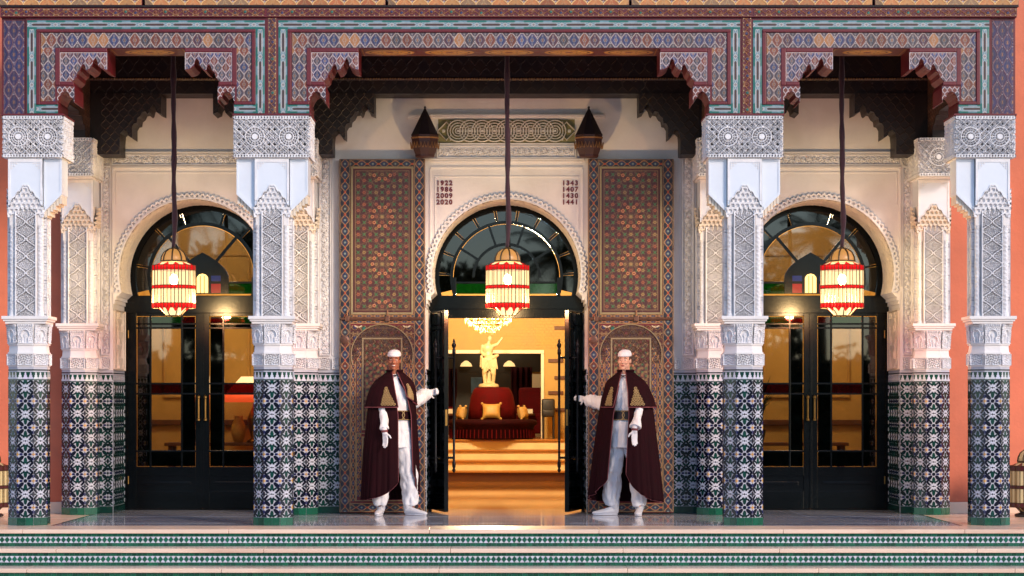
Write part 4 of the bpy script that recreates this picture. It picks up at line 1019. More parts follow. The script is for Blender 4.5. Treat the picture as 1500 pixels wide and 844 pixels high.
for a0, a1 in zip(aa, aa[1:]): sector(0, RA-.185, RA-.05, a0+.02, a1-.02, DY+.026).build('pane', 'smoke_glass', fr)
for s in (-1, 1): m = MB(); a, b = sorted((s*.90, s*.862)); m.box(a, b, DY-.005, DY+.06, 0, ZT0); m.build('jamb', 'door_paint', d)
def pull(mb, x, y, z0, z1, side, reach):
    """turned iron pull bar with finials, held off the leaf by two brackets"""
    mb.lathe([(.0, z0-.075), (.012, z0-.06), (.022, z0-.04), (.012, z0-.02), (.02, z0), (.02, z0+.05), (.014, z0+.06), (.014, z1-.06), (.02, z1-.05), (.02, z1), (.012, z1+.01), (.024, z1+.04), (.026, z1+.055), (.012, z1+.08), (.016, z1+.09), (0, z1+.13)], (x, y, 0), 10)
    for z in (z0+.10, z1-.09):
        mb.tube([(x, y, z), (x+side*reach, y, z)], .009, 6)
        for k in range(3): mb.ball((x+side*reach*(.3+.2*k), y, z), .015, 8)
LEAFW = .84
for s in (-1, 1):
    ang = R(77)                                        # opens towards the viewer
    e = bpy.data.objects.new('door_leaf', None); COL.objects.link(e); e.parent = d; e.matrix_parent_inverse = Matrix.Translation(-Vector(d['_base'])); e.location = (s*.862, DY-.02, 0)
    L = LEAFW; zt = dz(462)+.03; m = MB()
    # local: x along the leaf from the hinge (towards the free edge), y = thickness (inside face at +y)
    a, b = .10, L-.10; zs = [.60, .80, 1.42, 1.52, 2.06, 2.12, 2.26]
    def bx(x0, x1, y0, y1, z0, z1, bv=.004): m.bbox(x0, x1, y0, y1, z0, z1, bv)
    bx(0, a, -.025, .025, .015, zt); bx(b, L, -.025, .025, .015, zt); bx(a, b, -.024, .024, zs[6], zt, .003); bx(a, b, -.024, .024, .015, .20, .003); bx(a, b, -.024, .024, zs[0]-.10, zs[0], .003); m.box(a, b, -.012, .012, .2, zs[0]-.10)
    for x in (a+.16, b-.16): bx(x-.011, x+.011, -.018, .018, zs[0], zs[6], .003)
    for z in zs[1:6]: bx(a, b, -.016, .016, z-.01, z+.01, .003)
    me_o = m.build('panel_frame', 'door_paint', None); me_o.parent = e
    for i in range(6):
        for x0, x1 in ((a, a+.16), (a+.16, b-.16), (b-.16, b)):
            m = MB(); m.box(x0+.008, x1-.008, -.003, .003, zs[i]+.008, zs[i+1]-.008); q = m.build('pane', 'smoke_glass', None); q.parent = e
    m = MB(); pull(m, L-.06, .10*1, .52, 1.83, 0, 0)
    for z in (.62, 1.74):
        m.tube([(L-.06, .10, z), (L-.06, .02, z)], .009, 6)
        for k in range(3): m.ball((L-.06, .04+.02*k, z), .015, 8)
    q = m.build('pull_handle', 'iron', None, smooth=True); q.parent = e
    m = MB(); pull(m, L-.10, -.10, .52, 1.83, 0, 0)
    for z in (.62, 1.74):
        m.tube([(L-.10, -.10, z), (L-.10, -.02, z)], .009, 6)
        for k in range(3): m.ball((L-.10, -.04-.02*k, z), .015, 8)
    q = m.build('pull_handle', 'iron', None, smooth=True); q.parent = e
    m = MB(); m.box(L-.001, L+.003, -.012, .012, .98, 1.16); m.box(L+.003, L+.006, -.006, .006, 1.0, 1.04); q = m.build('lock_plate', 'brass', None); q.parent = e
    # left leaf: hinge at x=-.862; direction points towards -y and slightly to the centre
    dxv, dyv = -s*math.cos(ang), -math.sin(ang); rot = math.atan2(dyv, dxv); e.rotation_euler = (0, 0, rot)
    if s > 0: e.scale = (1, -1, 1)
# ------------------------------------------------------------------ the two big painted door leaves folded back against the wall
def painted_door(label):
    t = thing('painted_door', label, 'painted door', world=False)
    W, H = .954, 3.95; D = .07; x0 = -W/2
    m = MB(); m.bbox(x0, -x0, 0, D, 0.012, H, .004); m.build('board', 'red_wood', t)
    k = S(2.62); zz = lambda y: PZ(y, 2.62)
    def sheet(name, xa, xb, z0, z1, fn, pr=.004, mask=None, cell=.0048):
        g = MB(); g.grid(xb-xa, z1-z0, fn, (xa, -pr, z0), X3, Z3, cell, mask=mask); return g.build(name, 'paint', t)
    fw = 16*k
    sheet('border', x0+.004, x0+fw, .02, H-.004, pat_chain(fw-.004)); sheet('border', -x0-fw, -x0-.004, .02, H-.004, pat_chain(fw-.004))
    sheet('border', x0+fw+.002, -x0-fw-.002, H-fw*.88, H-.004, pat_chain(fw*.86, False)); sheet('border', x0+fw+.002, -x0-fw-.002, .02, .02+fw*.8, pat_chain(fw*.8, False))
    ia = x0+fw; pz0, pz1 = zz(457), zz(248)
    m = MB()                                            # pale bead round the upper panel
    def fr(xa, xb, za, zb_, wd, pr):
        m.bbox(xa, xb, -pr, .001, zb_-wd, zb_, .003); m.bbox(xa, xb, -pr, .001, za, za+wd, .003); m.bbox(xa, xa+wd, -pr, .001, za+wd, zb_-wd, .003); m.bbox(xb-wd, xb, -pr, .001, za+wd, zb_-wd, .003)
    fr(ia+.008, -ia-.008, pz0-.028, pz1+.028, .022, .016); m.build('bead_frame', 'pale_trim', t)
    sheet('upper_panel', ia+.032, -ia-.032, pz0-.004, pz1+.004, pat_doorpanel(-2*ia-.064, pz1-pz0+.008))
    # bands round the bolt
    zb1, zb0 = zz(460.5), zz(473.5)
    sheet('border', ia+.004, -ia-.004, zb0+.058, zb1, pat_chain(zb1-zb0-.058, False, p=.10)); sheet('border', ia+.004, -ia-.004, zb0-.008, zb0+.036, pat_chain(.044, False, p=.10))
    m = MB(); zc = zb0+.047; m.tube([(x0+.02, -.022, zc), (-x0-.02, -.022, zc)], .016, 8)
    for x in (x0+.09, .06): m.bbox(x-.025, x+.025, -.045, -.003, zc-.03, zc+.03, .008); m.tube([(x, -.03, zc), (x, -.03, zc+.10)], .008, 6)
    m.build('sliding_bolt', 'bolt_brown', t)
    # wicket door below: frame, horseshoe arch, panels
    za, zb_ = .14, zz(477)
    def vine(U, V): return pat_scroll(1, .066, vertical=True, ground=hexc('#3a2a26'), vine=hexc('#a98a5c'), p=.14)(U, V)
    cxw = .0; wr = .345; zc2 = zz(520)
    def spandrel(U, V):
        f = pat_scroll(1, .12, ground=hexc('#4a1f1e'), vine=hexc('#9a7e5a'), p=.2, carve=True)(U, np.modf(V/.12)[0]*.12); C = f[1]
        x = np.abs(U-(-ia)); r = np.hypot(x-.27, (V-.36)); C = lay(C, sm(np.abs(r-.05)-.006), hexc('#d8c8a8')); C = lay(C, sm(np.abs(np.hypot(x-.27, V-.36)-.025)-.004), hexc('#d8c8a8')); return f[0], C
    hsp = zb_-zc2
    def msk(U, V): return np.hypot((U-(-ia-.004)), V*1.02) > wr
    sheet('spandrel', ia+.004, -ia-.004, zc2, zb_, spandrel, mask=msk)
    sheet('arch_field', -wr+.012, wr-.012, zc2-.10, zc2+wr*.98-.012, lambda U, V: pat_scroll(1, .10, ground=hexc('#3a2020'), vine=hexc('#5d4836'), p=.16, seed=6, carve=True, leafs=(hexc('#5a2a26'), hexc('#4a3a30')))(U, np.modf(V/.10)[0]*.10), pr=.003, mask=lambda U, V: np.hypot(U-wr+.012, (V-.10)*1.02) < wr-.012)
    m = MB(); th = np.linspace(-.35, PI+.35, 44)
    m.tube([(-wr*math.cos(t_), -.012, zc2+wr*.98*math.sin(t_)) for t_ in th], .007, 6); m.build('arch_bead', 'pale_trim', t)
    sheet('wicket_border', ia+.004, ia+.062, za, zc2-.002, pat_chain(.058, p=.10)); sheet('wicket_border', -ia-.062, -ia-.004, za, zc2-.002, pat_chain(.058, p=.10))
    sheet('wicket_border', ia+.072, ia+.125, za+.05, zc2+.08, pat_scroll(1, .053, vertical=True, ground=hexc('#1f2f5c'), vine=hexc('#b08048'), p=.13, seed=3)); sheet('wicket_border', -ia-.125, -ia-.072, za+.05, zc2+.08, pat_scroll(1, .053, vertical=True, ground=hexc('#1f2f5c'), vine=hexc('#b08048'), p=.13, seed=4))
    m = MB(); fr(ia+.13, -ia-.13, .93, zc2+.19, .018, .014); fr(ia+.13, -ia-.13, za+.04, .86, .018, .014); fr(ia+.062, -ia-.062, za, .90, .010, .008); m.build('bead_frame', 'pale_trim', t)
    wq = -2*(ia+.15)
    def wick(U, V):
        f = pat_doorpanel(wq, 1.0); H, C = f(U, V); a = arab(U, V, .13); C = lay(C, np.clip((np.abs(a)-.55)*5, 0, 1)*.5, hexc('#9a7c4c')); return H, C
    sheet('wicket_panel', ia+.15, -ia-.15, .95, zc2+.17, wick); sheet('wicket_panel', ia+.15, -ia-.15, za+.06, .84, wick)
    m = MB(); m.lathe([(.05, 0), (.05, .01), (.03, .016), (.03, .02), (0, .022)], (0, 0, 0), 14); o = m.build('door_knocker', 'bolt_brown', t); o.rotation_euler = (R(90), 0, 0); o.location = (x0+.06, -.004, zz(498))
    for z in (.35, 1.0, 1.65, 2.3, 2.95, 3.6): [MB().ball((xx, -.004, z), .012, 8).build('stud', 'bolt_brown', t) for xx in (x0+.012, -x0-.012)]
    return t
mat('pale_trim', '#8d7f60', .5, var=.15, vs_=20); mat('bolt_brown', '#6b4a3c', .4, metal=.4, var=.2, vs_=20)
pd = painted_door('tall painted door folded back left of the entrance, star panel over wicket door'); pd.location = (PX(560, 2.62), 2.60, 0); pd['group'] = 'painted doors folded open'
pd2 = dup(pd, (PX(924, 2.62), 2.60, 0), 0, 'tall painted door folded back right of the entrance, star panel over wicket door')
# ------------------------------------------------------------------ wall sconces, hanging lanterns, floor lanterns
mat('sconce_wood', '#3b1c1c', .5, var=.25, vs_=25, bump=.1, bs=60); mat('sconce_dark', '#20171c', .45, var=.2, vs_=20); mat('gold_paint', '#8d6338', .45, var=.2, vs_=30)
def sconce(label):
    t = thing('wall_sconce', label, 'wall lamp', world=False); k = S(2.5); n = 8
    m = MB(); m.lathe([(.012, .54), (.155, .26), (.165, .245)][::-1], seg=n, a0=PI/8)
    m.lathe([(.0, .575), (.014, .56), (.010, .54)][::-1], seg=8); m.build('spire', 'sconce_dark', t)
    m = MB(); m.lathe([(.10, 0), (.115, .012), (.115, .03), (.15, .12), (.155, .20), (.158, .244)], seg=n, a0=PI/8); m.build('bowl', 'sconce_wood', t)
    m = MB()
    for j in range(n):
        a = 2*PI*(j+.5)/n+PI/8; 
        for q in (-1, 0, 1):
            aa_ = a+q*.25; m.tube([((.155)*math.cos(aa_-.10), .155*math.sin(aa_-.10), .10), (.162*math.cos(aa_), .162*math.sin(aa_), .165), (.155*math.cos(aa_+.10), .155*math.sin(aa_+.10), .10)], .004, 5)
    m.lathe([(.160, .205), (.166, .21), (.166, .22), (.160, .225)], seg=n, a0=PI/8); m.build('gilding', 'gold_paint', t)
    m = MB(); m.box(-.05, .05, .08, .25, .05, .2); m.build('arm', 'sconce_dark', t); return t
sA = sconce('pointed dark sconce on the wall above the left painted door'); sA.location = (PX(622.5, 2.5), 2.5, PZ(231, 2.5)); sA['group'] = 'pointed wall sconces'
dup(sA, (PX(862.5, 2.5), 2.5, PZ(231, 2.5)), 0, 'pointed dark sconce on the wall above the right painted door')
lampglass('lamp_cream', (1, .88, .60), (1, .80, .46), .44, .75); lampglass('lamp_red', (.9, .03, .03), (.7, .012, .018), .45, .45)
mat('lamp_lead', '#4a3822', .45, metal=.4); mat('bulb', (1, .9, .7), .5, emit=(1, .82, .55), es=14); mat('cord_velvet', '#3a1522', .8, var=.2, vs_=40, sheen=.4)
def prism_wall(m, r, z0, z1, n, wob=0.0):
    pass
def lantern(label, hang=True, scale=1.0, lit=True, cord_len=2.3):
    t = thing('lantern', label, 'lantern', world=False); n = 12; rb = .222
    nz = 36; m = MB()                                  # fluted body: 12 bowed sides of three slats
    def rad(a): q = (a/(2*PI/n)) % 1; return rb*(1-.045*math.cos(2*PI*q)) 
    ang = np.linspace(0, 2*PI, nz*1+1)[:-1]
    def ring(z, k=1.0): return [(rad(a)*k*math.cos(a), rad(a)*k*math.sin(a), z) for a in ang]
    def band(z0, z1, mt, name, k=1.0, gap=.0):
        g = MB()
        for i in range(nz):
            a0, a1 = ang[i]+gap, ang[(i+1) % nz]-gap+(2*PI if i == nz-1 else 0)
            P = [(rad(a)*k*math.cos(a), rad(a)*k*math.sin(a), z) for a, z in ((a0, z0), (a1, z0), (a1, z1), (a0, z1))]; g.add(P, [(0, 1, 2, 3)])
        return g.build(name, mt, t)
    if lit:
        cr, rd = 'lamp_cream', 'lamp_red'
    else: cr, rd = 'lamp_cream_off', 'lamp_red_off'
    sl = []
    for z0, z1 in ((.265, .425), (.078, .232)):
        for i in range(nz):
            g = MB(); a0, a1 = ang[i]+.012, ang[i]+2*PI/nz-.012; zc = (z0+z1)/2
            P = []
            for z in (z0, z1): P += [(rad(a)*math.cos(a), rad(a)*math.sin(a), z) for a in (a0, a1)]
            g.add(P, [(0, 1, 3, 2)]); g.build('glass_slat', cr, t)
    band(.425, .478, rd, 'red_band', 1.012); band(.232, .265, rd, 'red_band', 1.012); band(.030, .078, rd, 'red_band', 1.012)
    g = MB()                                            # lead strips
    for i in range(nz):
        a = ang[i]; c, s = math.cos(a), math.sin(a); r = rad(a)+.002; g.tube([(r*c, r*s, .03), (r*c, r*s, .478)], .0042, 4)
    for z in (.03, .078, .232, .265, .425, .478): g.tube([(x*1.012, y*1.012, z) for x, y, z in ring(z)]+[(ring(z)[0][0]*1.012, ring(z)[0][1]*1.012, z)], .0035, 4, caps=False)
    g.build('lead', 'lamp_lead', t)
    g = MB(); g.lathe([(.205, .478), (.125, .515)], seg=n); g.build('shoulder', cr, t)
    for j in range(n):                                  # red points rising from the band and hanging below it
        a = 2*PI*(j+.5)/n; q = [(a+k*.16, r, z) for k, r, z in ((-1, .214, .480), (1, .214, .480), (0, .150, .512))]; g = MB(); g.add([(r*math.cos(b), r*math.sin(b), z) for b, r, z in q], [(0, 1, 2)]); g.build('red_point', rd, t)
        q = [(a+k*.18, r, z) for k, r, z in ((-1, .164, .030), (1, .164, .030), (0, .128, -.010))]; g = MB(); g.add([(r*math.cos(b), r*math.sin(b), z) for b, r, z in q], [(2, 1, 0)]); g.build('red_point', rd, t)
    g = MB()                                            # tapered bottom of cream glass with small feet
    V = []
    g.lathe([(.085, -.045), (.155, .03)], seg=8, a0=PI/8); g.build('bottom_glass', cr, t)
    g = MB()
    for j in range(8):
        a = 2*PI*j/8+PI/8; c, s = math.cos(a), math.sin(a); g.tube([(.155*c, .155*s, .03), (.086*c, .086*s, -.045)], .006, 5); g.ball((.086*c, .086*s, -.052), .010, 6)
    g.lathe([(.0, -.05), (.09, -.047), (.0, -.044)], seg=8, a0=PI/8)
    g.build('foot', 'lamp_lead', t)
    prof = [(.128, .515), (.135, .53), (.128, .57), (.105, .615), (.065, .645), (.02, .655)]
    g = MB(); g.lathe([(r*.97, z) for r, z in prof], seg=16); g.build('dome', 'dome_glass' if lit else 'lamp_cream_off', t, smooth=True)
    g = MB()
    for j in range(8):
        a = 2*PI*j/8; c, s = math.cos(a), math.sin(a); g.tube([(r*c, r*s, z) for r, z in prof], .009, 5)
    g.lathe([(.13, .51), (.142, .515), (.142, .527), (.13, .532)], seg=16); g.lathe([(.02, .64), (.03, .65), (.03, .665), (.012, .68)], seg=8); g.build('dome_rib', 'lamp_lead', t)
    if lit:
        g = MB(); g.ball((0, 0, .33), (.045, .045, .06), 10); g.build('bulb', 'bulb', t, smooth=True)
        ld = bpy.data.lights.new('lantern_light', 'POINT'); ld.energy = LANT_W; ld.color = (1, .75, .48); ld.shadow_soft_size = .05; lo = bpy.data.objects.new('lantern_light', ld); COL.objects.link(lo); lo.parent = t; lo.location = (0, 0, .11)
    if hang:
        z1 = .66+cord_len; r_ = random.Random(3); zz = np.linspace(.66, z1, 40)
        g = MB(); g.tube([(.005*math.sin(z*1.7)+.012*math.exp(-(z-.66)*1.6)*math.sin(z*8), .004*math.cos(z*3.1), z) for z in zz], [.016+.011*min(1, (z-.66)/.5+.2)+.003*math.sin(z*21)+.003*math.sin(z*8.3) for z in zz], 9); g.build('cord_sleeve', 'cord_velvet', t, smooth=True)
    return t
LANT_W = 95
mat('dome_glass', '#8f6440', .35, var=.2, vs_=20, emit='#d89a4a', es=.35); mat('lamp_cream_off', '#cdbd8f', .35, var=.1); mat('lamp_red_off', '#4a1018', .3)
LY = 1.15
def lz(y): return PZ(y, LY)
lx = [PX(254.5, LY), PX(743.5, LY), PX(1233.5, LY)]
la = lantern('lit lantern with red bands hanging in front of the left arch', cord_len=5.14-lz(451)-.66+.03); la.location = (lx[0], LY, lz(455.5)); la['group'] = 'hanging lanterns'
for i, l in ((1, 'lit lantern with red bands hanging before the open entrance'), (2, 'lit lantern with red bands hanging in front of the right arch')): dup(la, (lx[i], LY, lz(455.5)), .2*i, l)
lf = lantern('unlit lantern standing on the floor at the right edge', hang=False, lit=False); lf.location = (PX(1509, 1.9), 1.9, .075); lf['group'] = 'floor lanterns'
g = MB(); g.lathe([(.15, -.073), (.17, -.068), (.17, -.05), (.11, -.03), (.10, .02)], (0, 0, 0), 12); g.build('base', 'sconce_dark', lf)
dup(lf, (PX(-18, 1.9), 1.9, .075), .1, 'unlit lantern standing on the floor at the left edge')
# ------------------------------------------------------------------ rooms behind the doors
mat('amber_wall', '#b4904c', .6, var=.12, vs_=3, bump=.05, bs=30); mat('cream_trim', '#e6d8be', .5, var=.05); mat('dark_panel', '#1c1512', .4, var=.2); mat('velvet_red', '#4a0207', .85, var=.25, vs_=8, spec=.12)
mat('velvet_dark', '#24030a', .9, var=.25, vs_=8, spec=.1); mat('gold_cloth', '#b08a4a', .55, var=.2, vs_=20); mat('statue_stone', '#bcab84', .45, var=.12, vs_=14, bump=.08, bs=40); mat('crystal', '#e6c88a', .2, emit='#ffcf7a', es=.45)
mat('stair_riser', '#e8d2a4', .35, var=.15, vs_=3); mat('shade_dim', '#c8b080', .5, emit='#ffcf8a', es=.6); mat('wood_brown', '#5a3216', .45, var=.2, vs_=9); mat('shade_white', '#e8dcc4', .6, emit='#ffd9a0', es=.7); mat('shade_red', '#b8402a', .6, emit='#ff5a2a', es=.5); mat('leaf_dark', '#1f3a1c', .6, var=.3); mat('picture_blue', '#4a6a86', .4, var=.5, vs_=6)
mat('stair_edge', '#a06a2c', .25, var=.1); mat('dark_chair', '#1a1416', .5)
def roombox(name, x0, x1, y0, y1, z0, z1, mt, label, front=None):
    r = thing(name, label, 'room', ((x0+x1)/2, y1, z0)); r['kind'] = 'structure'
    t_ = .1
    for nm, b in (('back_wall', (x0, x1, y1, y1+t_, z0, z1)), ('side_wall', (x0-t_, x0, y0, y1+t_, z0, z1)), ('side_wall', (x1, x1+t_, y0, y1+t_, z0, z1)), ('ceiling', (x0-t_, x1+t_, y0, y1+t_, z1, z1+t_))):
        m = MB(); m.box(*b); m.build(nm, mt, r)
    return r
L0 = 3.72
lob = roombox('lobby', -2.3, 2.3, L0, 21, -.05, 4.6, 'amber_wall', 'warm amber lit lobby seen through the open entrance')
m = MB(); m.box(-2.3, 2.3, L0-.01, 14.2, -.05, .0); m.build('floor', 'lobby_floor', lob)
for i in range(22): m = MB(); y = L0+.02+i*.46; m.box(-2.29, 2.29, y+.001, y+.459, .0005, .004); m.build('floor_strip', ['lobby_floor', 'lobby_floor2'][i % 2], lob) if False else None
for i in range(4):
    z = .16*(i+1); y = 13.7+i*.36; m = MB(); m.bbox(-2.29, 2.29, y, y+.37 if i < 3 else 20.99, z-.16, z-.03, .004); m.build('riser', 'stair_riser' if i else 'wood_brown', lob); m = MB(); m.bbox(-2.29, 2.29, y-.025, y+.36 if i < 3 else 20.99, z-.029, z, .006); m.build('tread', 'stair_edge', lob)
pw = thing('lobby_partition', 'amber tiled wall with white trimmed opening behind the statue', 'wall', (0, 16.2, .64))
PY = 16.2; ps = S(PY); pxx = lambda x: PX(x, PY); pzz = lambda y: PZ(y, PY)
zo = pzz(518)
m = MB(); m.box(-2.29, 2.29, PY, PY+.25, zo+.06, 4.59); m.build('lintel', 'amber_wall', pw)
g = MB(); rows = 16
for j in range(rows):                                   # small raised tiles on the lintel
    for i in range(36):
        x = -1.35+i*.075+(j % 2)*.0375; z = zo+.09+j*.05; g.box(x+.003, x+.072, PY-.012, PY-.001, z+.003, z+.047)
g.build('wall_tile', 'amber_wall', pw, kind='stuff')
m = MB(); m.bbox(-1.6, pxx(797), PY-.03, PY+.2, zo, zo+.058, .005); m.bbox(pxx(792.5), pxx(797), PY-.03, PY+.2, .64, zo-.001, .005); m.build('trim', 'cream_trim', pw)
m = MB(); m.box(pxx(797)+.001, 2.29, PY, PY+.25, .64, zo+.06); m.build('pier', 'amber_wall', pw)
for i, y in enumerate((480, 528, 553, 575, 600)): m = MB(); x0 = pxx(803 if i % 2 else 812); m.bbox(x0, x0+.25, PY-.03, PY-.002, pzz(y)-.035, pzz(y)+.025, .004); m.build('shelf_bar', 'wood_brown', pw)
fw_ = thing('alcove', 'dark panelled alcove with pictures and drapes behind the red settee', 'wall', (0, 19.5, .64)); FYY = 19.5; qx = lambda x: PX(x, FYY); qz = lambda y: PZ(y, FYY)
m = MB(); m.box(-2.29, 2.29, FYY, FYY+.1, .64, 4.5); m.build('panel', 'cream_trim', fw_); m = MB(); m.box(qx(640), qx(792), FYY-.06, FYY-.001, qz(545), qz(510)); m.build('valance', 'dark_panel', fw_)
m = MB(); m.box(qx(664), qx(764), FYY-.05, FYY-.002, .65, qz(545)-.001); m.build('dark_panel', 'dark_panel', fw_)
m = MB(); m.bbox(qx(690), qx(706), FYY-.07, FYY-.051, qz(576), qz(553), .004); m.build('picture', 'picture_blue', fw_)
for x in (683, 746):
    m = MB(); m.lathe([(.11, 0), (.09, .05), (.03, .10), (.0, .105)], (qx(x), FYY-.12, qz(537)), 12); m.build('light_bowl', 'shade_dim', fw_) if 'shade_dim' in M else None
def drape(xa, xb, z0, z1, Y, mt, label):
    t = thing('drape', label, 'curtain', ((xa+xb)/2, Y, z0), 'drapes in the lobby'); n = 28; nz = 10; g = MB(); V = []
    for k in range(nz+1):
        z = z0+(z1-z0)*k/nz; pinch = 1-.35*math.exp(-((k/nz-.35)/.18)**2)
        for i in range(n+1): u = i/n; x = (xa+xb)/2+(u-.5)*(xb-xa)*pinch; V.append((x, Y+.04*math.sin(u*PI*7)*pinch, z))
    g.add(V, [(k*(n+1)+i, k*(n+1)+i+1, (k+1)*(n+1)+i+1, (k+1)*(n+1)+i) for k in range(nz) for i in range(n)]); o = g.build('cloth', mt, t, smooth=True)
    md = o.modifiers.new('thickness', 'SOLIDIFY'); md.thickness = .02; return t
DYY = 18.6; q2 = lambda x: PX(x, DYY); r2 = lambda y: PZ(y, DYY)
pl('alcove_light', (-.35, 18.2, 2.9), 90, parent=fw_, r_=.2) if False else None
drape(q2(648), q2(668), .65, r2(540), DYY, 'velvet_dark', 'dark red drape left of the statue'); drape(q2(750), q2(778), .65, r2(538), DYY, 'velvet_dark', 'dark red drape right of the statue')
# settee with statue, cushions
SY = 15.3; sx_, = (PX(721, SY),)
t = thing('round_settee', 'round red velvet settee with a tall tapering back under the statue', 'sofa', (sx_, SY, .64))
m = MB(); m.lathe([(.66, .0), (.68, .02), (.68, .20), (.72, .23), (.74, .27), (.72, .31), (.66, .325), (.3, .33)], (sx_, SY, .64), 40); m.build('seat', 'velvet_dark', t, smooth=True)
m = MB(); m.lathe([(.40, .325), (.385, .5), (.35, .70), (.31, .80), (.27, .845), (.0, .85)], (sx_, SY, .64), 32); m.build('back', 'velvet_red', t, smooth=True)
g = MB()
for i in range(60): a = 2*PI*i/60; g.tube([(sx_+.69*math.cos(a), SY+.69*math.sin(a), .64+.16), (sx_+.70*math.cos(a), SY+.70*math.sin(a), .64+.02)], .010, 5)
g.build('fringe', 'gold_dull', t) if 'gold_dull' in M else g.build('fringe', 'velvet_red', t)
def cushion(c, w_, h_, rx, rz, label):
    t = thing('cushion', label, 'cushion', c, 'gold cushions on the settee'); n = 10; V = []; F = []
    for side in (-1, 1):
        for j in range(n+1):
            for i in range(n+1):
                u, v = i/n*2-1, j/n*2-1; b = (1-u**4)*(1-v**4); px = u*(1-.10*(1-v*v)); pz = v*(1-.10*(1-u*u)); V.append((px*w_/2, side*.075*b**.6, pz*h_/2))
    N = (n+1)**2
    for s_ in (0, 1):
        for j in range(n):
            for i in range(n): q = (s_*N+j*(n+1)+i, s_*N+j*(n+1)+i+1, s_*N+(j+1)*(n+1)+i+1, s_*N+(j+1)*(n+1)+i); F.append(q if s_ == 0 else q[::-1])
    g = MB(); g.add(V, F); o = g.build('cover', 'gold_cloth', None, smooth=True); o.parent = t
    g = MB()
    for a in (-1, 1):
        for b in (-1, 1): g.ball((a*w_/2, 0, b*h_/2), .022, 6)
    o = g.build('tassel', 'gold_cloth', None); o.parent = t
    t.rotation_euler = (rx, 0, rz)
cushion((sx_-.01, SY-.50, 1.10), .30, .26, R(-18), 0, 'square gold cushion in the middle of the red settee'); cushion((sx_-.50, SY-.10, 1.07), .20, .22, R(-14), R(-62), 'gold cushion at the left of the red settee, seen edge on'); cushion((sx_+.50, SY-.10, 1.07), .20, .22, R(-14), R(62), 'gold cushion at the right of the red settee, seen edge on')

def remesh(mb, name, mats, parent, voxel=.01, smooth=4, wrinkle=0):
    """weld the collected shapes into one continuous surface"""
    o = mb.build('tmp', mats, None); md = o.modifiers.new('r', 'REMESH'); md.mode = 'VOXEL'; md.voxel_size = voxel; md.use_smooth_shade = True
    if smooth: ms = o.modifiers.new('s', 'SMOOTH'); ms.factor = .5; ms.iterations = smooth
    dg = bpy.context.evaluated_depsgraph_get(); me = bpy.data.meshes.new_from_object(o.evaluated_get(dg)); bpy.data.objects.remove(o); me.name = name
    if wrinkle:
        co = np.zeros(len(me.vertices)*3, np.float32); nn = co.copy(); me.vertices.foreach_get('co', co); me.vertices.foreach_get('normal', nn); from mathutils import noise
        for i in range(len(me.vertices)):
            c = co[3*i:3*i+3]; d = wrinkle*(abs(noise.noise((c[0]*11, c[1]*11, c[2]*4.5)))*2.2+.7*noise.noise((c[0]*26, c[1]*26, c[2]*15))-.5); co[3*i:3*i+3] += nn[3*i:3*i+3]*d
        me.vertices.foreach_set('co', co); me.update()
    if not me.materials: [me.materials.append(M[k]) for k in ([mats] if isinstance(mats, str) else mats)]
    return link(name, me, parent)
def cap(m, a, b, ra, rb, seg=12, n=5):
    """tapered limb with round ends"""
    a, b = Vector(a), Vector(b); m.tube([a.lerp(b, i/n) for i in range(n+1)], [ra+(rb-ra)*i/n for i in range(n+1)], seg); m.ball(a, ra*.999, seg); m.ball(b, rb*.999, seg)
st = thing('statue', 'pale marble statue with a raised arm standing on the red settee', 'statue', (PX(716, SY), SY, 1.49)); k = .84; bx_, bz_ = PX(716, SY), 1.49
m = MB()
def q(x, y, z): return (bx_+x*k, SY+y*k, bz_+z*k)
def cp(a, b, ra, rb): cap(m, q(*a), q(*b), ra*k, rb*k)
m.lathe([(.20*k, 0), (.20*k, .03), (.17*k, .055), (.0, .07)], (bx_, SY, bz_), 14)
cp((-.07, .0, .05), (-.085, .01, .27), .032, .045); cp((-.085, .01, .27), (-.05, 0, .50), .048, .075); cp((.085, .03, .05), (.095, -.02, .26), .030, .043); cp((.095, -.02, .26), (.05, 0, .50), .046, .072)
cp((.0, .05, .05), (.01, .06, .35), .05, .03)                # tree stump support
m.ball(q(0, 0, .53), (.105*k, .085*k, .09*k)); m.ball(q(-.01, 0, .63), (.088*k, .068*k, .10*k)); m.ball(q(-.02, 0, .76), (.115*k, .072*k, .10*k)); m.ball(q(-.02, .01, .70), (.10*k, .07*k, .10*k))
cp((-.015, 0, .83), (.01, 0, .90), .036, .034); m.ball(q(.02, 0, .945), (.048*k, .055*k, .062*k))
cp((.075, 0, .80), (.17, -.02, .84), .038, .032); cp((.17, -.02, .84), (.24, -.03, .93), .030, .022); m.ball(q(.255, -.03, .955), .026*k)
cp((-.12, 0, .80), (-.15, .02, .68), .036, .030); cp((-.15, .02, .68), (-.09, -.05, .62), .028, .022)
for i in range(9): a = -.14+i*.035; cp((a*.9, -.055+.02*abs(i-4)/4, .56-.015*(i % 2)), (a*1.05+.02, -.05, .36-.03*((i*3) % 4)), .026, .014)
cp((.08, -.04, .58), (.17, -.02, .62), .045, .03); cp((-.14, .0, .60), (-.16, .02, .40), .03, .02)
remesh(m, 'figure', 'statue_stone', st, .007, 2)
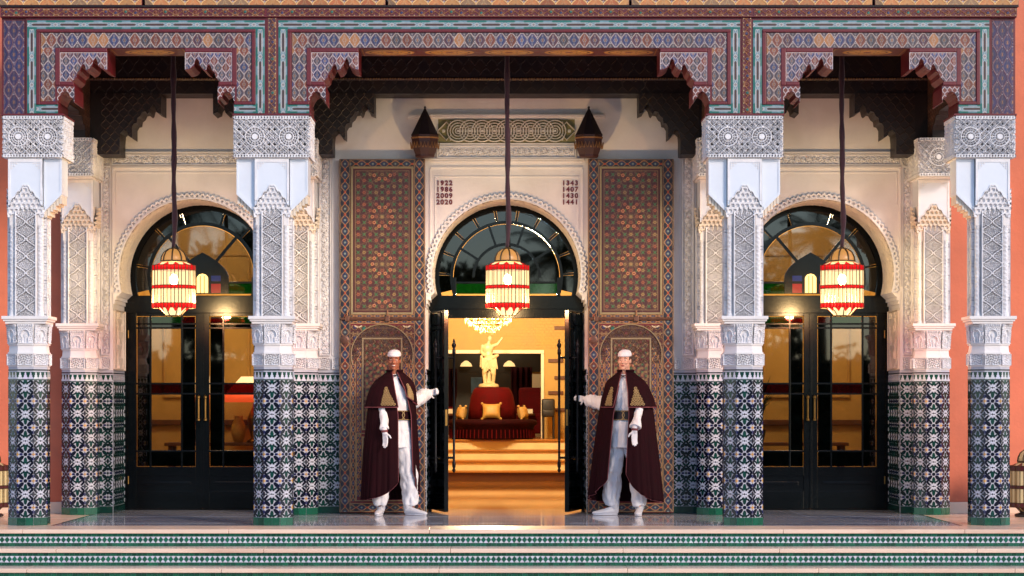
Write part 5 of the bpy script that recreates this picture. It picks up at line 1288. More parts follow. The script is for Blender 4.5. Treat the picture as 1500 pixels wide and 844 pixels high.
# chandelier
cy = 13.0; cxx, cz0 = PX(715, cy), PZ(484, cy)
t = thing('chandelier', 'glittering crystal chandelier hanging in the lobby', 'chandelier', (cxx, cy, cz0)); rr = random.Random(5)
g = MB()
for r_, z, n_ in ((.36, .17, 70), (.30, .12, 60), (.33, .22, 60), (.20, .06, 44), (.12, .02, 26)):
    for i in range(n_):
        a = 2*PI*i/n_+rr.uniform(-.03, .03); x, y = cxx+r_*math.cos(a), cy+r_*math.sin(a); zz = cz0+z+rr.uniform(-.05, .03); g.lathe([(0, -.03), (.010, -.012), (.007, .0), (0, .02)], (x, y, zz), 5)
g.build('crystal_drop', 'crystal', t, kind='stuff'); m = MB()
for r_, z in ((.36, .20), (.31, .15), (.21, .09), (.13, .05)): m.tube([(cxx+r_*math.cos(a), cy+r_*math.sin(a), cz0+z) for a in np.linspace(0, 2*PI, 30)], .010, 5, caps=False)
m.tube([(cxx, cy, cz0+.05), (cxx, cy, 4.6)], .015, 6)
for i in range(4): a = PI*i/4; m.tube([(cxx-.36*math.cos(a), cy-.36*math.sin(a), cz0+.2), (cxx, cy, cz0+.32), (cxx+.36*math.cos(a), cy+.36*math.sin(a), cz0+.2)], .008, 5)
m.build('chandelier_frame', 'brass', t)
def pl(name, loc, w_, col=(1, .79, .47), r_=.15, parent=None):
    ld = bpy.data.lights.new(name, 'POINT'); ld.energy = w_; ld.color = col; ld.shadow_soft_size = r_; o = bpy.data.objects.new(name, ld); COL.objects.link(o)
    if parent: o.parent = parent; o.matrix_parent_inverse = Matrix.Translation(-Vector(parent['_base']))
    o.location = loc; return o
pl('chandelier_light', (cxx, cy-.1, cz0+.45), 330, parent=t)
pl('chandelier_light', (cxx, cy-1.0, 3.7), 260, parent=t, r_=.3)
pl('alcove_light', (-.3, 18.0, 2.7), 28, parent=fw_, r_=.2)
# small furniture at the back of the lobby
def side_table(x, label):
    t = thing('side_table', label, 'table', (x, 17.2, .64), 'side tables in the lobby'); m = MB(); m.lathe([(.16, .38), (.16, .41)], (x, 17.2, .64), 14); m.lathe([(.10, 0), (.03, .04), (.025, .38)], (x, 17.2, .64), 10); m.build('stand', 'wood_brown', t); m = MB(); m.box(x-.12, x+.12, 17.1, 17.3, 1.051, 1.13); m.build('cloth_stack', 'cream_trim', t); m = MB(); m.box(x-.125, x+.125, 17.09, 17.31, 1.131, 1.165); m.build('red_runner', 'velvet_red', t)
side_table(PX(655, 17.2), 'small side table with red and white cloths left of the settee'); side_table(PX(770, 17.2), 'small side table with red and white cloths right of the settee')
ax = PX(781, 17.6); t = thing('armchair', 'red velvet armchair far back right of the settee', 'chair', (ax, 17.6, .64)); m = MB(); m.bbox(ax-.24, ax+.24, 17.4, 17.8, .70, 1.05, .05); m.build('seat', 'velvet_red', t, smooth=True); m = MB(); m.bbox(ax-.25, ax+.25, 17.75, 17.9, .70, 1.5, .06); m.build('backrest', 'velvet_red', t, smooth=True)
for s_ in (-1, 1): m = MB(); m.bbox(ax+s_*.25-.05, ax+s_*.25+.05, 17.4, 17.85, .66, 1.2, .04); m.build('armrest', 'velvet_red', t, smooth=True)
dx_ = PX(803, 15.9); t = thing('draped_chair', 'dark covered chair at the right of the lobby steps', 'chair', (dx_, 15.7, .64)); m = MB(); m.bbox(dx_-.10, dx_+.10, 15.6, 15.85, 1.0, 1.12, .02); m.build('seat', 'dark_chair', t, smooth=True); m = MB(); m.bbox(dx_-.11, dx_+.11, 15.82, 15.9, 1.0, 1.30, .03); m.build('backrest', 'dark_chair', t, smooth=True)
for a in (-1, 1):
    for b in (15.63, 15.86): m = MB(); m.lathe([(.015, 0), (.02, .37)], (dx_+a*.085, b, .64), 6); m.build('leg', 'dark_chair', t)
# side rooms
for s_, l in ((-1, 'amber lit room behind the left glazed door'), (1, 'amber lit room behind the right glazed door')):
    x0, x1 = sorted((s_*2.42, s_*4.6)); r_ = roombox('side_room', x0, x1, L0, 6.4, -.05, 4.2, 'amber_wall', l); m = MB(); m.box(x0, x1, L0-.01, 6.4, -.05, 0); m.build('floor', 'lobby_floor', r_)
    cxr = s_*3.5; y_ = 5.9
    tb = thing('console_table', 'dark console table in the side room behind the %s glazed door' % ('left' if s_ < 0 else 'right'), 'table', (cxr, y_, 0), 'console tables'); m = MB(); m.bbox(cxr-.75, cxr+.75, y_-.22, y_+.22, .70, .74, .006); m.build('tabletop', 'wood_brown', tb)
    for a in (-1, 1):
        for b in (-1, 1): m = MB(); m.lathe([(.02, 0), (.03, .70)], (cxr+a*.68, y_+b*.17, 0), 8); m.build('leg', 'wood_brown', tb)
    for xx in (-.62, 0, .62):                              # panel mouldings and framed pictures on the back wall
        m = MB(); [m.bbox(*b_, .006) for b_ in ((cxr+xx-.24, cxr+xx+.24, 6.37, 6.40, 3.1, 3.13), (cxr+xx-.24, cxr+xx+.24, 6.37, 6.40, 1.3, 1.33), (cxr+xx-.24, cxr+xx-.21, 6.37, 6.40, 1.331, 3.099), (cxr+xx+.21, cxr+xx+.24, 6.37, 6.40, 1.331, 3.099))]; m.build('wall_moulding', 'gold_cloth', r_)
    m = MB(); m.bbox(x0, x1, 6.35, 6.40, .95, 1.02, .006); m.build('dado_rail', 'wood_brown', r_)
    pl('room_light', (cxr, 4.9, 3.6), 85, parent=r_, r_=.25)
    def plant(x, y, z, h, label):
        t = thing('potted_plant', label, 'plant', (x, y, z), 'plants in the side rooms'); m = MB(); m.lathe([(.07, 0), (.10, .12), (.105, .16), (.09, .16), (.085, .13)], (x, y, z), 12); m.build('pot', 'dark_panel', t); g = MB(); r3 = random.Random(int(x*100)+7)
        for i in range(46):
            a = r3.uniform(0, 2*PI); L = h*r3.uniform(.5, 1); d = r3.uniform(.1, .5); p0 = Vector((x, y, z+.14)); p1 = p0+Vector((math.cos(a)*d*L*.4, math.sin(a)*d*L*.4, L*.6)); p2 = p0+Vector((math.cos(a)*d*L, math.sin(a)*d*L, L*r3.uniform(.75, .95))); w_ = Vector((-math.sin(a), math.cos(a), 0))*.022
            g.add([p0, p1-w_, p2, p1+w_], [(0, 1, 2, 3)])
        g.build('foliage', 'leaf_dark', t)
    if s_ < 0:
        t = thing('table_lamp', 'table lamp with white cone shade and red band inside the left door', 'lamp', (-3.16, y_, .741)); m = MB(); m.lathe([(.09, 0), (.09, .02), (.03, .05), (.07, .20), (.08, .30), (.03, .42), (.015, .44), (.015, .52)], (-3.16, y_, .741), 16); m.build('base', 'glass_vase', t, smooth=True) if 'glass_vase' in M else m.build('base', 'brass', t, smooth=True)
        m = MB(); m.lathe([(.36, .60), (.16, .82)], (-3.16, y_, .741), 24); m.build('shade', 'shade_white', t, smooth=True); m = MB(); m.lathe([(.36, .50), (.362, .599)], (-3.16, y_, .741), 24); m.build('shade_band', 'shade_red', t, smooth=True)
        plant(-3.92, y_, .741, .55, 'leafy plant silhouetted in the left side room')
        for i, x in enumerate((-3.34, -2.98)):
            v_ = thing('glass_vase', ['rounded pale vase on the console left of the lamp', 'rounded pale vase on the console right of the lamp'][i], 'vase', (x, y_-.1, .741)); m = MB(); m.lathe([(.05, 0), (.06, .01), (.09, .12), (.085, .22), (.05, .30), (.06, .33), (.05, .33), (.04, .30)], (x, y_-.1, .741), 16); m.build('vessel', 'vase_green', v_, smooth=True) if 'vase_green' in M else m.build('vessel', 'gold_cloth', v_, smooth=True)
    else:
        plant(3.14, y_, .741, .75, 'feathery plant silhouetted in the right side room')
# ------------------------------------------------------------------ the two doormen
mat('skin_dark', '#985d44', .5, var=.06, vs_=12, spec=.4); mat('skin_light', '#d6a288', .5, var=.05, vs_=12, spec=.4); mat('white_cloth', (.74, .73, .77), .8, var=.05, vs_=6, bump=.55, bs=16, stretch=(1.6, 1.6, .45)); mat('cape_velvet', '#21050c', .95, var=.25, vs_=7, spec=.12); mat('cape_lining', '#6a5648', .8, var=.1)
mat('trim_pink', '#6d3038', .6); mat('embroidery', '#a58a5c', .5, var=.25, vs_=60, bump=.4, bs=200); mat('hair_dark', '#120c0a', .6); mat('eye_white', '#d8d0c8', .3); mat('eye_dark', '#120a08', .2); mat('lip', '#8a4238', .5); mat('lip_light', '#a85a50', .5); mat('teeth', '#e0d8cc', .3); mat('belt_black', '#1c0f12', .5, var=.1); mat('shoe_white', '#cfcdd2', .45, var=.06)
mat('cap_white', (.80, .79, .80), .8, var=.04, bump=.1, bs=120)
def lerp_tab(z, tab):
    zs = [a[0] for a in tab]; return [float(np.interp(z, zs, [a[i] for a in tab])) for i in range(1, len(tab[0]))]
def sheet(name, mt, parent, nu, nv, f, thick=.010, trim=None):
    V = [f(i/nu, j/nv) for j in range(nv+1) for i in range(nu+1)]; g = MB(); g.add(V, [(j*(nu+1)+i, j*(nu+1)+i+1, (j+1)*(nu+1)+i+1, (j+1)*(nu+1)+i) for j in range(nv) for i in range(nu)])
    o = g.build(name, mt, None, smooth=True); o.parent = parent; md = o.modifiers.new('thickness', 'SOLIDIFY'); md.thickness = thick; md.offset = 0
    return o, np.array(V).reshape(nv+1, nu+1, 3)
def edge_trim(pts, r, mt, parent, name='trim'):
    g = MB(); g.tube([tuple(p) for p in pts], r, 6); o = g.build(name, mt, None, smooth=True); o.parent = parent; return o
def doorman(label, mir, skin, loc, rz, P):
    """P: pose numbers; built facing -y; mir=+1: the outstretched arm is on the picture's right"""
    t = thing('person', label, 'person', world=False); t.location = loc; t.rotation_euler = (0, 0, rz); t['group'] = 'doormen'
    X = lambda x, y, z: (mir*x, y, z)
    hd = P['head']; hx, hy, tilt, turn = hd
    def H(x, y, z):                                     # head space -> body space
        c, s = math.cos(turn), math.sin(turn); x, y = x*c-y*s, x*s+y*c; x, y, z = x*.90, y*.92, z*.885; return (hx+x+tilt*(z), hy+y, 1.696+z)
    hand = P['hand']; elbow = P['elbow']; sh1 = (.15, .015, 1.39); sh2 = (-.15, .015, 1.39); el2, wr2 = P['elbow2'], P['wrist2']
    # body: one continuous skin surface
    m = MB()
    def hb(c, r, seg=14): m.ball(H(*c), tuple(q*.91 for q in (r if hasattr(r, '__len__') else (r, r, r))), seg)
    hb((0, .018, .045), (.074, .092, .092), 20); hb((0, -.012, -.005), (.066, .072, .085), 18); hb((0, -.028, -.058), (.049, .050, .054), 16); hb((0, -.062, -.098), (.024, .022, .020))
    for s in (-1, 1): hb((s*.036, -.058, -.022), (.024, .022, .026)); hb((s*.030, -.062, .030), (.030, .014, .010)); hb((s*.074, .012, -.004), (.010, .020, .032)); hb((s*.044, -.022, -.058), (.018, .03, .030))
    m.tube([H(0, -.074, .022), H(0, -.090, -.010), H(0, -.098, -.026)], [.008, .010, .013], 10); hb((0, -.097, -.028), (.015, .014, .012)); hb((.012, -.088, -.031), .010); hb((-.012, -.088, -.031), .010)
    hb((0, -.080, -.056), (.024, .012, .009)); hb((0, -.079, -.066), (.020, .012, .009))
    cap(m, H(0, .012, -.07), (0, .012, 1.45), .056, .060); m.ball((0, .01, 1.38), (.155, .09, .075), 16); m.ball((0, .005, 1.25), (.155, .105, .17), 16); m.ball((0, .0, 1.02), (.15, .11, .15), 16)
    for a, e, w_ in ((X(*sh1), elbow, hand), (X(*sh2), el2, wr2)): cap(m, a, e, .048, .038); cap(m, e, w_, .038, .026)
    for f_ in P['feet']: kn = (f_[0]*.8+.0, f_[1]*.6-.03, .50); cap(m, (math.copysign(.085, f_[0]-P['fc']), .0, .94), kn, .082, .056); cap(m, kn, (f_[0], f_[1]+.03, .09), .054, .036)
    b_ = remesh(m, 'body', skin, None, .0062, 3); b_.parent = t
    def small(name, mt, fn, smooth=True):
        g = MB(); fn(g); o = g.build(name, mt, None, smooth=smooth); o.parent = t; return o
    for s in (-1, 1):
        small('eye', 'eye_white', lambda g: g.ball(H(s*.030, -.0665, .006), (.0130, .011, .0068), 12)); small('pupil', 'eye_dark', lambda g: g.ball(H(s*.030-.001, -.0755, .006), (.0056, .0045, .0060), 10))
        small('eyebrow', 'hair_dark', lambda g: g.tube([H(s*.014, -.080, .028), H(s*.031, -.0795, .033), H(s*.050, -.066, .026)], [.0025, .0038, .002], 6))
        small('hair', 'hair_dark', lambda g: g.ball(H(s*.066, .006, .035), (.010, .030, .036), 10))
    small('hair', 'hair_dark', lambda g: g.ball(H(0, .06, .02), (.068, .055, .05), 14))
    if P['smile']:
        small('teeth', 'teeth', lambda g: g.tube([H(-.022, -.081, -.058), H(0, -.0925, -.063), H(.022, -.081, -.058)], [.003, .0065, .003], 8)); small('lip', 'lip', lambda g: (g.tube([H(-.028, -.076, -.054), H(0, -.094, -.055), H(.028, -.076, -.054)], [.003, .0045, .003], 6), g.tube([H(-.026, -.077, -.058), H(0, -.093, -.0715), H(.026, -.077, -.058)], [.003, .0055, .003], 6)))
    else: small('lip', 'lip_light', lambda g: (g.tube([H(-.023, -.080, -.060), H(0, -.094, -.057), H(.023, -.080, -.060)], [.002, .0045, .002], 6), g.tube([H(-.020, -.081, -.062), H(0, -.093, -.067), H(.020, -.081, -.062)], [.002, .0055, .002], 6)))
    # cap: soft brimless white cap, a little higher at the back
    def capf(g):
        prof = [(1.0, .052), (1.03, .066), (1.0, .090), (.84, .114), (.50, .130), (.0, .136)]
        n = 24; V = []
        for r, z in prof: V += [H(.080*r*math.cos(2*PI*i/n), .014+.098*r*math.sin(2*PI*i/n), z+.010*math.sin(2*PI*i/n)*(1 if r > .5 else 0)+.003+.002*math.sin(5*2*PI*i/n)*(.9 > r > .3)) for i in range(n)]
        g.add(V, [(k*n+i, k*n+(i+1) % n, (k+1)*n+(i+1) % n, (k+1)*n+i) for k in range(len(prof)-1) for i in range(n)])
    o = small('cap', 'cap_white', capf); md = o.modifiers.new('thickness', 'SOLIDIFY'); md.thickness = .004
    # tunic with sleeves, trousers
    m = MB(); hz = .77
    tab = [(.74, .205, .15), (.95, .18, .14), (1.10, .165, .125), (1.30, .18, .13), (1.44, .165, .11), (1.535, .068, .066)]
    ring = []
    zs = np.linspace(.74, 1.545, 22); n = 40; V = []
    for z in zs:
        a, b = lerp_tab(z, tab)
        for i in range(n): th = 2*PI*i/n; k = 1+.022*math.sin(9*th+z*3)*max(0, (1.08-z)/.34); V.append((a*k*math.cos(th), .005+b*k*math.sin(th), z))
    F = [(k*n+i, k*n+(i+1) % n, (k+1)*n+(i+1) % n, (k+1)*n+i) for k in range(len(zs)-1) for i in range(n)]; F.append(tuple(range(n-1, -1, -1))); F.append(tuple(range((len(zs)-1)*n, len(zs)*n))); m.add(V, F)
    def along(a, b, k): return tuple(np.array(a)*(1-k)+np.array(b)*k)
    cap(m, X(.125, .01, 1.36), elbow, .060, .072); m.tube([elbow, along(elbow, hand, .4), along(elbow, hand, P.get('cuff', .80))], [.072, .075, .080], 14); m.ball(elbow, .073)
    cap(m, X(-.125, .01, 1.36), el2, .055, .044); m.tube([el2, along(el2, wr2, .5), along(el2, wr2, .90)], [.044, .044, P.get('cuff2', .045)], 14); m.ball(el2, .044)
    o = remesh(m, 'tunic', 'white_cloth', None, .008, 3, .010); o.parent = t
    m = MB()
    for f_ in P['feet']:
        sgn = math.copysign(1, f_[0]-P['fc']); top = (sgn*.085, .0, .90); mid = (f_[0]*.75+sgn*.02, f_[1]*.5-.01, .50); low = (f_[0], f_[1]+.03, .22); bot = (f_[0], f_[1]+.03, .105)
        m.tube([top, mid, low, bot], [.118, .104, .094, .070], 18); m.ball(top, .118); m.ball(low, .092)
    o = remesh(m, 'trousers', 'white_cloth', None, .008, 3, .014); o.parent = t
    small('collar', 'white_cloth', lambda g: g.tube([(.062*math.cos(a), .008+.058*math.sin(a), 1.555-.018*math.sin(-a)) for a in np.linspace(-PI/2+.15, 1.5*PI-.15, 24)], .012, 8))
    def shoes(f_):
        g = MB(); a = f_[2]; c, s = math.cos(a), math.sin(a)
        def W(x, y, z): return (f_[0]+x*c-y*s, f_[1]+x*s+y*c, z)
        for q_ in np.linspace(0, 1, 13): y = .055-.25*q_; rx, rz, z = [float(np.interp(q_, [0, .2, .5, .8, 1], v_)) for v_ in ((.034, .037, .042, .043, .032), (.046, .046, .036, .027, .020), (.050, .050, .038, .030, .025))]; g.ball(W(0, y, z), (rx, rx, rz), 12)
        g.tube([W(0, .045, .05), W(0, .035, .16)], [.042, .048], 12)
        o = remesh(g, 'shoe', 'shoe_white', None, .006, 5); o.parent = t
        g = MB(); g.tube([W(0, .042, .07), W(0, .035, .22)], [.047, .050], 12); o3 = g.build('sock', 'white_cloth', None, smooth=True); o3.parent = t
        g = MB(); P0 = [W(x, y, 0) for x, y in [(.036*math.cos(q)*(1.15 if math.sin(q) < 0 else .95), -.07+.145*math.sin(q)) for q in np.linspace(0, 2*PI, 20)[:-1]]]
        V = [(x, y, .002) for x, y, z in P0]+[(x, y, .018) for x, y, z in P0]; nn = len(P0); g.add(V, [(i, (i+1) % nn, nn+(i+1) % nn, nn+i) for i in range(nn)]+[tuple(range(nn-1, -1, -1)), tuple(range(nn, 2*nn))]); o2 = g.build('sole', 'shoe_white', None); o2.parent = o
    for f_ in P['feet']: shoes(f_)
    # belt
    g = MB(); n = 40
    def beltring(k, z): a, b = lerp_tab(z, tab); return [((a+k)*math.cos(2*PI*i/n), .005+(b+k)*math.sin(2*PI*i/n), z) for i in range(n)]
    V = beltring(.006, 1.045)+beltring(.014, 1.05)+beltring(.014, 1.145)+beltring(.006, 1.15); g.add(V, [(k*n+i, k*n+(i+1) % n, (k+1)*n+(i+1) % n, (k+1)*n+i) for k in range(3) for i in range(n)]); o = g.build('belt', P['belt'], None); o.parent = t
    g = MB()
    for z in (1.05, 1.145): p = beltring(.016, z); g.tube([p[i] for i in range(n//2, n)]+[p[0]], .004, 5)
    a, b = lerp_tab(1.1, tab); bx = P['opening']
    yb = lambda x: .005-(b+.018)*math.sqrt(max(.05, 1-(x/(a+.018))**2))
    g.tube([(bx+.035*math.sin(q*PI)*(1 if q < 1 else 1)-.01, yb(bx), 1.05+.095*q) for q in np.linspace(0, 1, 8)], .005, 5); g.tube([(bx-.03*math.sin(q*PI)+.03, yb(bx), 1.05+.095*q) for q in np.linspace(0, 1, 8)], .005, 5); o = g.build('belt_braid', 'embroidery', None); o.parent = t
    # gloved hands with five fingers
    def hand_mesh(w_, d, nrm, curl, thumb_side, name='glove', grip=None):
        """w_: wrist, d: direction of the fingers, nrm: palm normal (side the fingers curl to)"""
        w_ = Vector(w_); d = Vector(d).normalized(); nrm = (Vector(nrm)-d*Vector(nrm).dot(d)).normalized(); sd_ = d.cross(nrm).normalized()*thumb_side; g = MB()
        for k in range(4):
            base = w_+d*.085+sd_*(.027-.018*k); cap(g, w_+d*.015+sd_*(.015-.010*k), base, .0155, .0115, 8, 3)
            L = (.040, .045, .042, .032)[k]; dirv = d.copy(); p = base
            for j, f in enumerate((1, .68, .55)):
                dirv = (Matrix.Rotation(curl*(.6 if j == 0 else 1), 3, -sd_*thumb_side) @ dirv); dirv.normalize(); q_ = p+dirv*L*f; cap(g, p, q_, .0100-.0006*j, .0094-.0008*j, 8, 2); p = q_
        tb = w_+d*.035+sd_*.030; tq = (d*.6+sd_*.75+nrm*.25).normalized(); cap(g, w_+d*.012+sd_*.012, tb, .016, .013, 8, 2); t1 = tb+tq*.034; cap(g, tb, t1, .0122, .0105, 8, 2); t2 = t1+(d*.7+sd_*.15+nrm*(.9 if curl > .5 else .35)).normalized()*.028; cap(g, t1, t2, .0105, .009, 8, 2)
        cap(g, w_-d*.02, w_+d*.02, .029, .030, 10, 2)
        o = remesh(g, name, 'white_cloth', None, .0042, 2); o.parent = t; return o
    fd = np.array(hand)-np.array(elbow)
    hand_mesh(P['hand'], P['hdir'], P['hnrm'], 1.05, P['hth']); hand_mesh(wr2, P['h2dir'], P['h2nrm'], .22, P['h2th'])
    g = MB(); c = np.array(wr2); u_ = np.array(P['h2dir'], float); g.tube([tuple(c-u_*.012), tuple(c+u_*.012)], .036, 12); o = g.build('wristband', 'trim_pink', None); o.parent = t
    c = np.array(P['hand']); u_ = np.array(P['hdir'], float); u_ /= np.linalg.norm(u_); g = MB(); g.tube([tuple(c-u_*.03), tuple(c-u_*.008)], .034, 12); o = g.build('wristband', 'trim_pink', None); o.parent = t
    # long cape: open at the front, falling in folds; hem rises towards the opening
    o0, o1 = P['open_lo'], P['open_hi']                 # x of the opening's edges
    tabc = P['cape']
    def section(u, z, tabx, lo, hi, yc=.02):
        cx, a, b = lerp_tab(z, tabx); 
        aL = -PI/2+math.asin(max(-.95, min(.95, (hi-cx)/a))); aR = 1.5*PI+math.asin(max(-.95, min(.95, (lo-cx)/a)))
        th = aL+(aR-aL)*u; return cx, a, b, th, yc
    def capef(u, v):
        ez = min(u, 1-u); hem = P['hem']+P['rise']*math.exp(-(1-u)/.09)+P['rise2']*math.exp(-u/.07); z = 1.50+(hem-1.50)*v
        lo, hi = o0(z), o1(z); cx, a, b, th, yc = section(u, z, tabc, lo, hi)
        f = max(0, (1.42-z)/1.3); k = 1+f*(.050*math.sin(11*th+2.1*math.sin(2*th+mir)+.5*z)+.028*math.sin(29*th+2)+.012*math.sin(47*th)*f)
        from mathutils import noise
        k += f*(.10*noise.noise((th*1.6+hx*40, z*.5, 3.3))+.045*noise.noise((th*4.1, z*1.3, 7.7+mir)))
        k = 1+(k-1)*min(1, ez*14+.15)
        return (cx+a*k*math.cos(th), yc+b*k*math.sin(th), z)
    nu, nv = 190, 46; o, V = sheet('cape', 'cape_velvet', t, nu, nv, capef)
    edge_trim(V[:, 0], .006, 'trim_pink', o); edge_trim(V[:, -1], .006, 'trim_pink', o); edge_trim(V[-1], .005, 'trim_pink', o)
    o0b, o1b = P['clo'], P['chi']; tab2 = P['capelet']
    def capeletf(u, v):
        hem = P['chem']+P['chem_r']*math.exp(-u/.10); z = 1.572+(hem-1.572)*v; lo, hi = o0b(z), o1b(z); cx, a, b, th, yc = section(u, z, tab2, lo, hi, .008)
        f = v; k = 1+f*f*(.035*math.sin(9*th+1)+.015*math.sin(21*th)); k = 1+(k-1)*min(1, min(u, 1-u)*12+.2); return (cx+a*k*math.cos(th), yc+b*k*math.sin(th), z)
    o, V2 = sheet('capelet', 'cape_velvet', t, 120, 20, capeletf, .008); edge_trim(V2[:, 0], .0055, 'trim_pink', o); edge_trim(V2[:, -1], .0055, 'trim_pink', o); edge_trim(V2[-1], .0065, 'trim_pink', o)
    edge_trim([p+np.array((0, 0, .012)) for p in V2[0]], .016, 'cape_velvet', o, 'collar_band')
    # gold embroidery on both fronts of the capelet: a stepped triangle of raised loops
    for side, u0, u1 in (('r', .015, P['emb_r']), ('l', 1-.015, 1-P['emb_l'])):
        g = MB(); rows = 7
        for j in range(rows):
            v = .92-j*.075; wd = 1-j/rows*.95; nn = max(1, int(round(5*wd)))
            for i in range(nn):
                u = (u0+u1)/2+((i+.5)/nn-.5)*(u1-u0)*wd; p = np.array(capeletf(u, v)); pn = np.array(capeletf(u, v))-np.array((0, .02, v*0)); cx_ = p*1.0; nrm = np.array((p[0]*.4, -1, .25)); nrm /= np.linalg.norm(nrm); c = p+nrm*.010
                tu = np.array(capeletf(u+.005, v))-np.array(capeletf(u-.005, v)); tu /= np.linalg.norm(tu); tv = np.array((0, 0, 1.)); r_ = .013
                g.tube([tuple(c+tu*r_*math.cos(q)*(.9+.3*math.cos(2*q))+tv*r_*math.sin(q)) for q in np.linspace(0, 2*PI, 12)], .0042, 5, caps=False); g.ball(tuple(c), .005, 6)
        o2 = g.build('embroidery', 'embroidery', None); o2.parent = o
    g = MB(); p0, p1 = V2[2, 0], V2[2, -1]; g.tube([tuple(p0), tuple((p0+p1)/2+np.array((0, -.012, -.008))), tuple(p1)], .006, 6); g.ball(tuple((p0+p1)/2+np.array((0, -.014, -.008))), .011, 8); o2 = g.build('clasp', 'hair_dark', None); o2.parent = o
    return t
PLY = 2.2
lp = (PX(578, PLY), PLY, .001); k_ = S(PLY)
pull_l = np.array((-.793, 2.737, 1.335)); pull_r = np.array((.793, 2.737, 1.262))
hl = pull_l-np.array(lp)
doorman('person in white cap and long maroon cape gripping the left door handle, smiling', 1, 'skin_dark', lp, 0, dict(
    head=(-.005, -.015, .03, 0.0), hand=tuple(hl+np.array((-.095, -.02, .015))), elbow=(.215, .14, 1.245), hdir=(1, .12, .05), hnrm=(.1, .9, -.2), hth=-1, cuff=.84,
    elbow2=(-.115, -.145, 1.16), wrist2=(-.095, -.275, .925), h2dir=(.10, -.06, -1), h2nrm=(.5, .6, 0), h2th=1, feet=((-.155, -.02, -.12), (.175, .03, .95)), fc=0, smile=True, belt='cape_velvet', opening=.09,
    open_lo=lambda z: float(np.interp(z, [.2, 1.1, 1.35, 1.49], [.05, .045, .01, -.03])), open_hi=lambda z: float(np.interp(z, [.2, 1.1, 1.35, 1.49], [.215, .185, .13, .04])),
    cape=[(.15, -.05, .31, .25), (.7, -.045, .295, .235), (1.1, -.035, .265, .215), (1.3, -.025, .245, .18), (1.42, -.01, .21, .135), (1.51, 0, .10, .09)], hem=.16, rise=.21, rise2=.32,
    clo=lambda z: float(np.interp(z, [1.18, 1.38, 1.575], [.05, .01, -.025])), chi=lambda z: float(np.interp(z, [1.18, 1.38, 1.575], [.165, .12, .03])), capelet=[(1.15, -.05, .285, .245), (1.3, -.035, .268, .205), (1.40, -.02, .245, .17), (1.47, -.01, .21, .14), (1.53, 0, .135, .105), (1.575, 0, .078, .076)], chem=1.185, chem_r=.12, emb_r=.075, emb_l=.115))
rp = (PX(915, PLY), PLY, .001); RZ = -.24; cz_, sz_ = math.cos(-RZ), math.sin(-RZ)
hr = pull_r+np.array((.095, -.02, .015))-np.array(rp); hr = np.array((hr[0]*cz_-hr[1]*sz_, hr[0]*sz_+hr[1]*cz_, hr[2]))
doorman('person in white cap and maroon cape with black belt gripping the right door handle', -1, 'skin_light', rp, RZ, dict(
    head=(.0, -.015, .02, -.05), hand=tuple(hr), elbow=(-.225, .14, 1.20), hdir=(-.97, .36, .05), hnrm=(.12, .9, -.2), hth=1, cuff=.84,
    elbow2=(.185, -.145, 1.15), wrist2=(.165, -.275, .945), h2dir=(-.04, -.05, -1), h2nrm=(-.5, .6, 0), h2th=-1, feet=((-.155, .03, -1.0), (.165, -.02, .10)), fc=0, smile=False, cuff2=.066, belt='belt_black', opening=.0,
    open_lo=lambda z: float(np.interp(z, [.2, 1.1, 1.35, 1.49], [-.165, -.09, -.05, -.03])), open_hi=lambda z: float(np.interp(z, [.2, 1.1, 1.35, 1.49], [.05, .085, .07, .03])),
    cape=[(.15, .0, .40, .26), (.7, .0, .345, .24), (1.1, .01, .30, .215), (1.3, .01, .265, .18), (1.42, .01, .215, .135), (1.49, .01, .10, .09)], hem=.14, rise=.26, rise2=.32,
    clo=lambda z: float(np.interp(z, [1.18, 1.35, 1.575], [-.085, -.05, -.02])), chi=lambda z: float(np.interp(z, [1.18, 1.35, 1.575], [.085, .07, .025])), capelet=[(1.15, .04, .305, .245), (1.3, .03, .275, .205), (1.40, .02, .245, .17), (1.47, .01, .21, .14), (1.53, .01, .135, .105), (1.575, .01, .078, .076)], chem=1.185, chem_r=.0, emb_r=.115, emb_l=.09))
# ------------------------------------------------------------------ garden opposite the porch: seen only as reflections in glass and polished floor
mat('foliage', '#1d3317', .6, var=.4, vs_=1.2); mat('palm_leaf', '#2c4220', .55, var=.3, vs_=3); mat('trunk', '#4a3a2a', .9, var=.3, vs_=6, bump=.5, bs=12)
def leafmass(rr, n, fn, size):
    g = MB(); V = np.zeros((n*4, 3)); 
    for i in range(n):
        c, nr = fn(rr); a = Vector((rr.gauss(0, 1), rr.gauss(0, 1), rr.gauss(0, 1))).normalized(); b = a.cross(Vector((rr.gauss(0, 1), rr.gauss(0, 1), rr.gauss(0, 1)))).normalized(); s = size*rr.uniform(.6, 1.4)
        V[i*4:i*4+4] = [c-a*s, c+b*s*.45, c+a*s, c-b*s*.45]
    g.add(V, np.arange(n*4).reshape(-1, 4)); return g
rr = random.Random(11)
hg = thing('hedge', 'tall clipped dark green hedge opposite the porch, reflected low in the door glass', 'hedge', (0, -35, -.825))
def hf(r): return Vector((r.uniform(-28, 28), -35+r.choice((-.75, .75, r.uniform(-.75, .75))), r.uniform(-.8, 2.6)+.25*math.sin(r.uniform(0, 6)))), None
leafmass(rr, 14000, hf, .22).build('foliage', 'foliage', hg); m = MB(); m.box(-27.8, 27.8, -35.6, -34.4, -.825, 2.4); m.build('stems', 'foliage', hg)
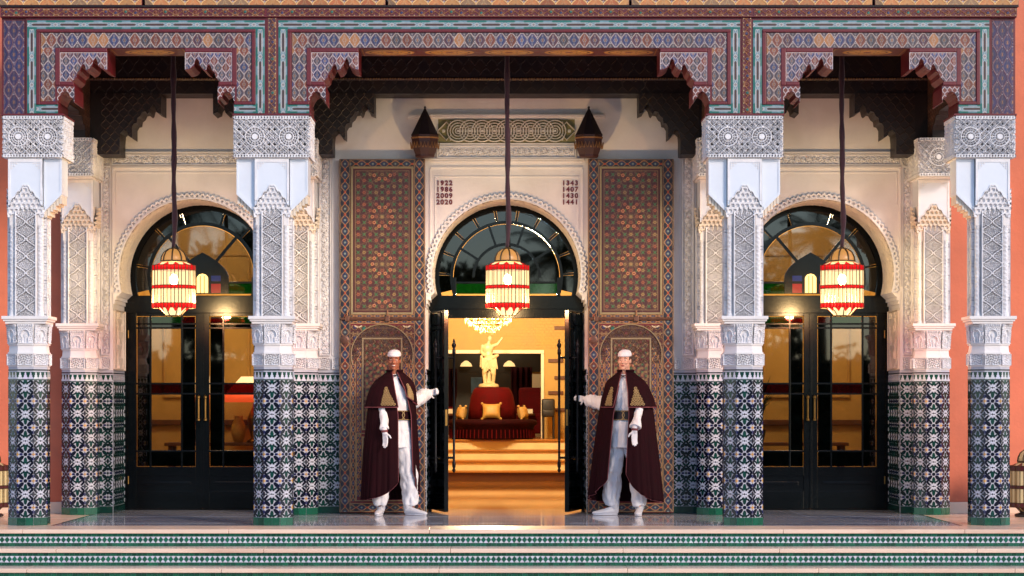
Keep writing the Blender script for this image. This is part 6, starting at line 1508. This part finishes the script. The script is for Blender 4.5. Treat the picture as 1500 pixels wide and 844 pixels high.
def palm(x, y, h, label):
    t = thing('palm_tree', label, 'tree', (x, y, -.825), 'palms in the garden opposite'); r = random.Random(int(x*7+y)); g = MB(); bx, by = r.uniform(-.4, .4), r.uniform(-.4, .4)
    g.tube([(x+bx*k*k, y+by*k*k, -.825+h*k) for k in np.linspace(0, 1, 14)], [.24-.09*k+.015*(i % 2) for i, k in enumerate(np.linspace(0, 1, 14))], 9); g.build('trunk', 'trunk', t)
    g = MB(); top = Vector((x+bx, y+by, -.825+h))
    for i in range(34):
        a = r.uniform(0, 2*PI); e = r.uniform(-.5, 1.3); L = r.uniform(1.6, 2.3); d = Vector((math.cos(a), math.sin(a), 0)); sd_ = Vector((-d.y, d.x, 0)); pts = []
        for k in range(9): u = k/8; pts.append(top+d*L*u*math.cos(e*.6)+Vector((0, 0, L*(u*math.sin(e)-.55*u*u))))
        for k in range(1, 9):
            for sgn in (-1, 1):
                for q in (0, .33, .66):
                    p = pts[k-1].lerp(pts[k], q); ln = .42*(1-.6*abs(k/8-.45)); tip = p+sd_*sgn*ln+(pts[k]-pts[k-1])*.8+Vector((0, 0, -.10)); w_ = (pts[k]-pts[k-1]).normalized()*.030
                    g.add([p-w_, p+w_, tip], [(0, 1, 2)])
        g.tube(pts, [.03-.003*k for k in range(9)], 4)
    g.build('crown', 'palm_leaf', t)
for i, (x, y, h) in enumerate(((-9.5, -38, 8.0), (-5.2, -40, 6.4), (1.6, -37, 6.2), (4.4, -41, 7.4), (9.0, -38, 6.8), (-14, -42, 9), (14.5, -41, 8.6))):
    palm(x, y, h, ['tall palm opposite the left arch, seen only reflected in the glass', 'mid height palm opposite, reflected between the left arch and the entrance', 'shortest palm opposite the entrance, reflected in the central fanlight', 'palm opposite, reflected just right of the entrance', 'palm opposite the right arch, seen only reflected in the glass', 'tallest palm opposite the porch at the left end of the garden', 'tall palm opposite the porch at the right end of the garden'][i])
def broad(x, y, h, w_, label):
    t = thing('garden_tree', label, 'tree', (x, y, -.825), 'broad trees in the garden opposite'); r = random.Random(int(x*3)); g = MB(); g.tube([(x, y, -.825), (x+.1, y, h*.35), (x, y+.1, h*.6)], [.22, .17, .10], 8)
    for i in range(5): a = 2*PI*i/5; g.tube([(x+.05, y, h*.4), (x+w_*.5*math.cos(a), y+w_*.5*math.sin(a), h*.65)], [.10, .03], 6)
    g.build('trunk', 'trunk', t); lob_ = [(Vector((x+r.uniform(-.6, .6)*w_, y+r.uniform(-.6, .6)*w_, h*r.uniform(.5, .85))), r.uniform(.3, .5)*w_) for _ in range(12)]
    def f(q): c, s = lob_[q.randrange(len(lob_))]; v = Vector((q.gauss(0, 1), q.gauss(0, 1), q.gauss(0, 1))).normalized()*s*q.uniform(.6, 1.05); v.z *= .75; return c+v, None
    leafmass(r, 4200, f, .20).build('crown', 'foliage', t)
for i, (x, y, h, w_) in enumerate(((-19, -44, 9, 4), (-1.8, -45, 6.0, 2.6), (19, -44, 9, 4), (7, -46, 6.5, 3), (-8, -46, 7, 3))):
    broad(x, y, h, w_, ['large leafy tree at the far left of the garden opposite', 'small leafy tree opposite the entrance, reflected in its fanlight', 'large leafy tree at the far right of the garden opposite', 'leafy tree in the garden opposite the right arch', 'leafy tree in the garden opposite the left arch'][i])
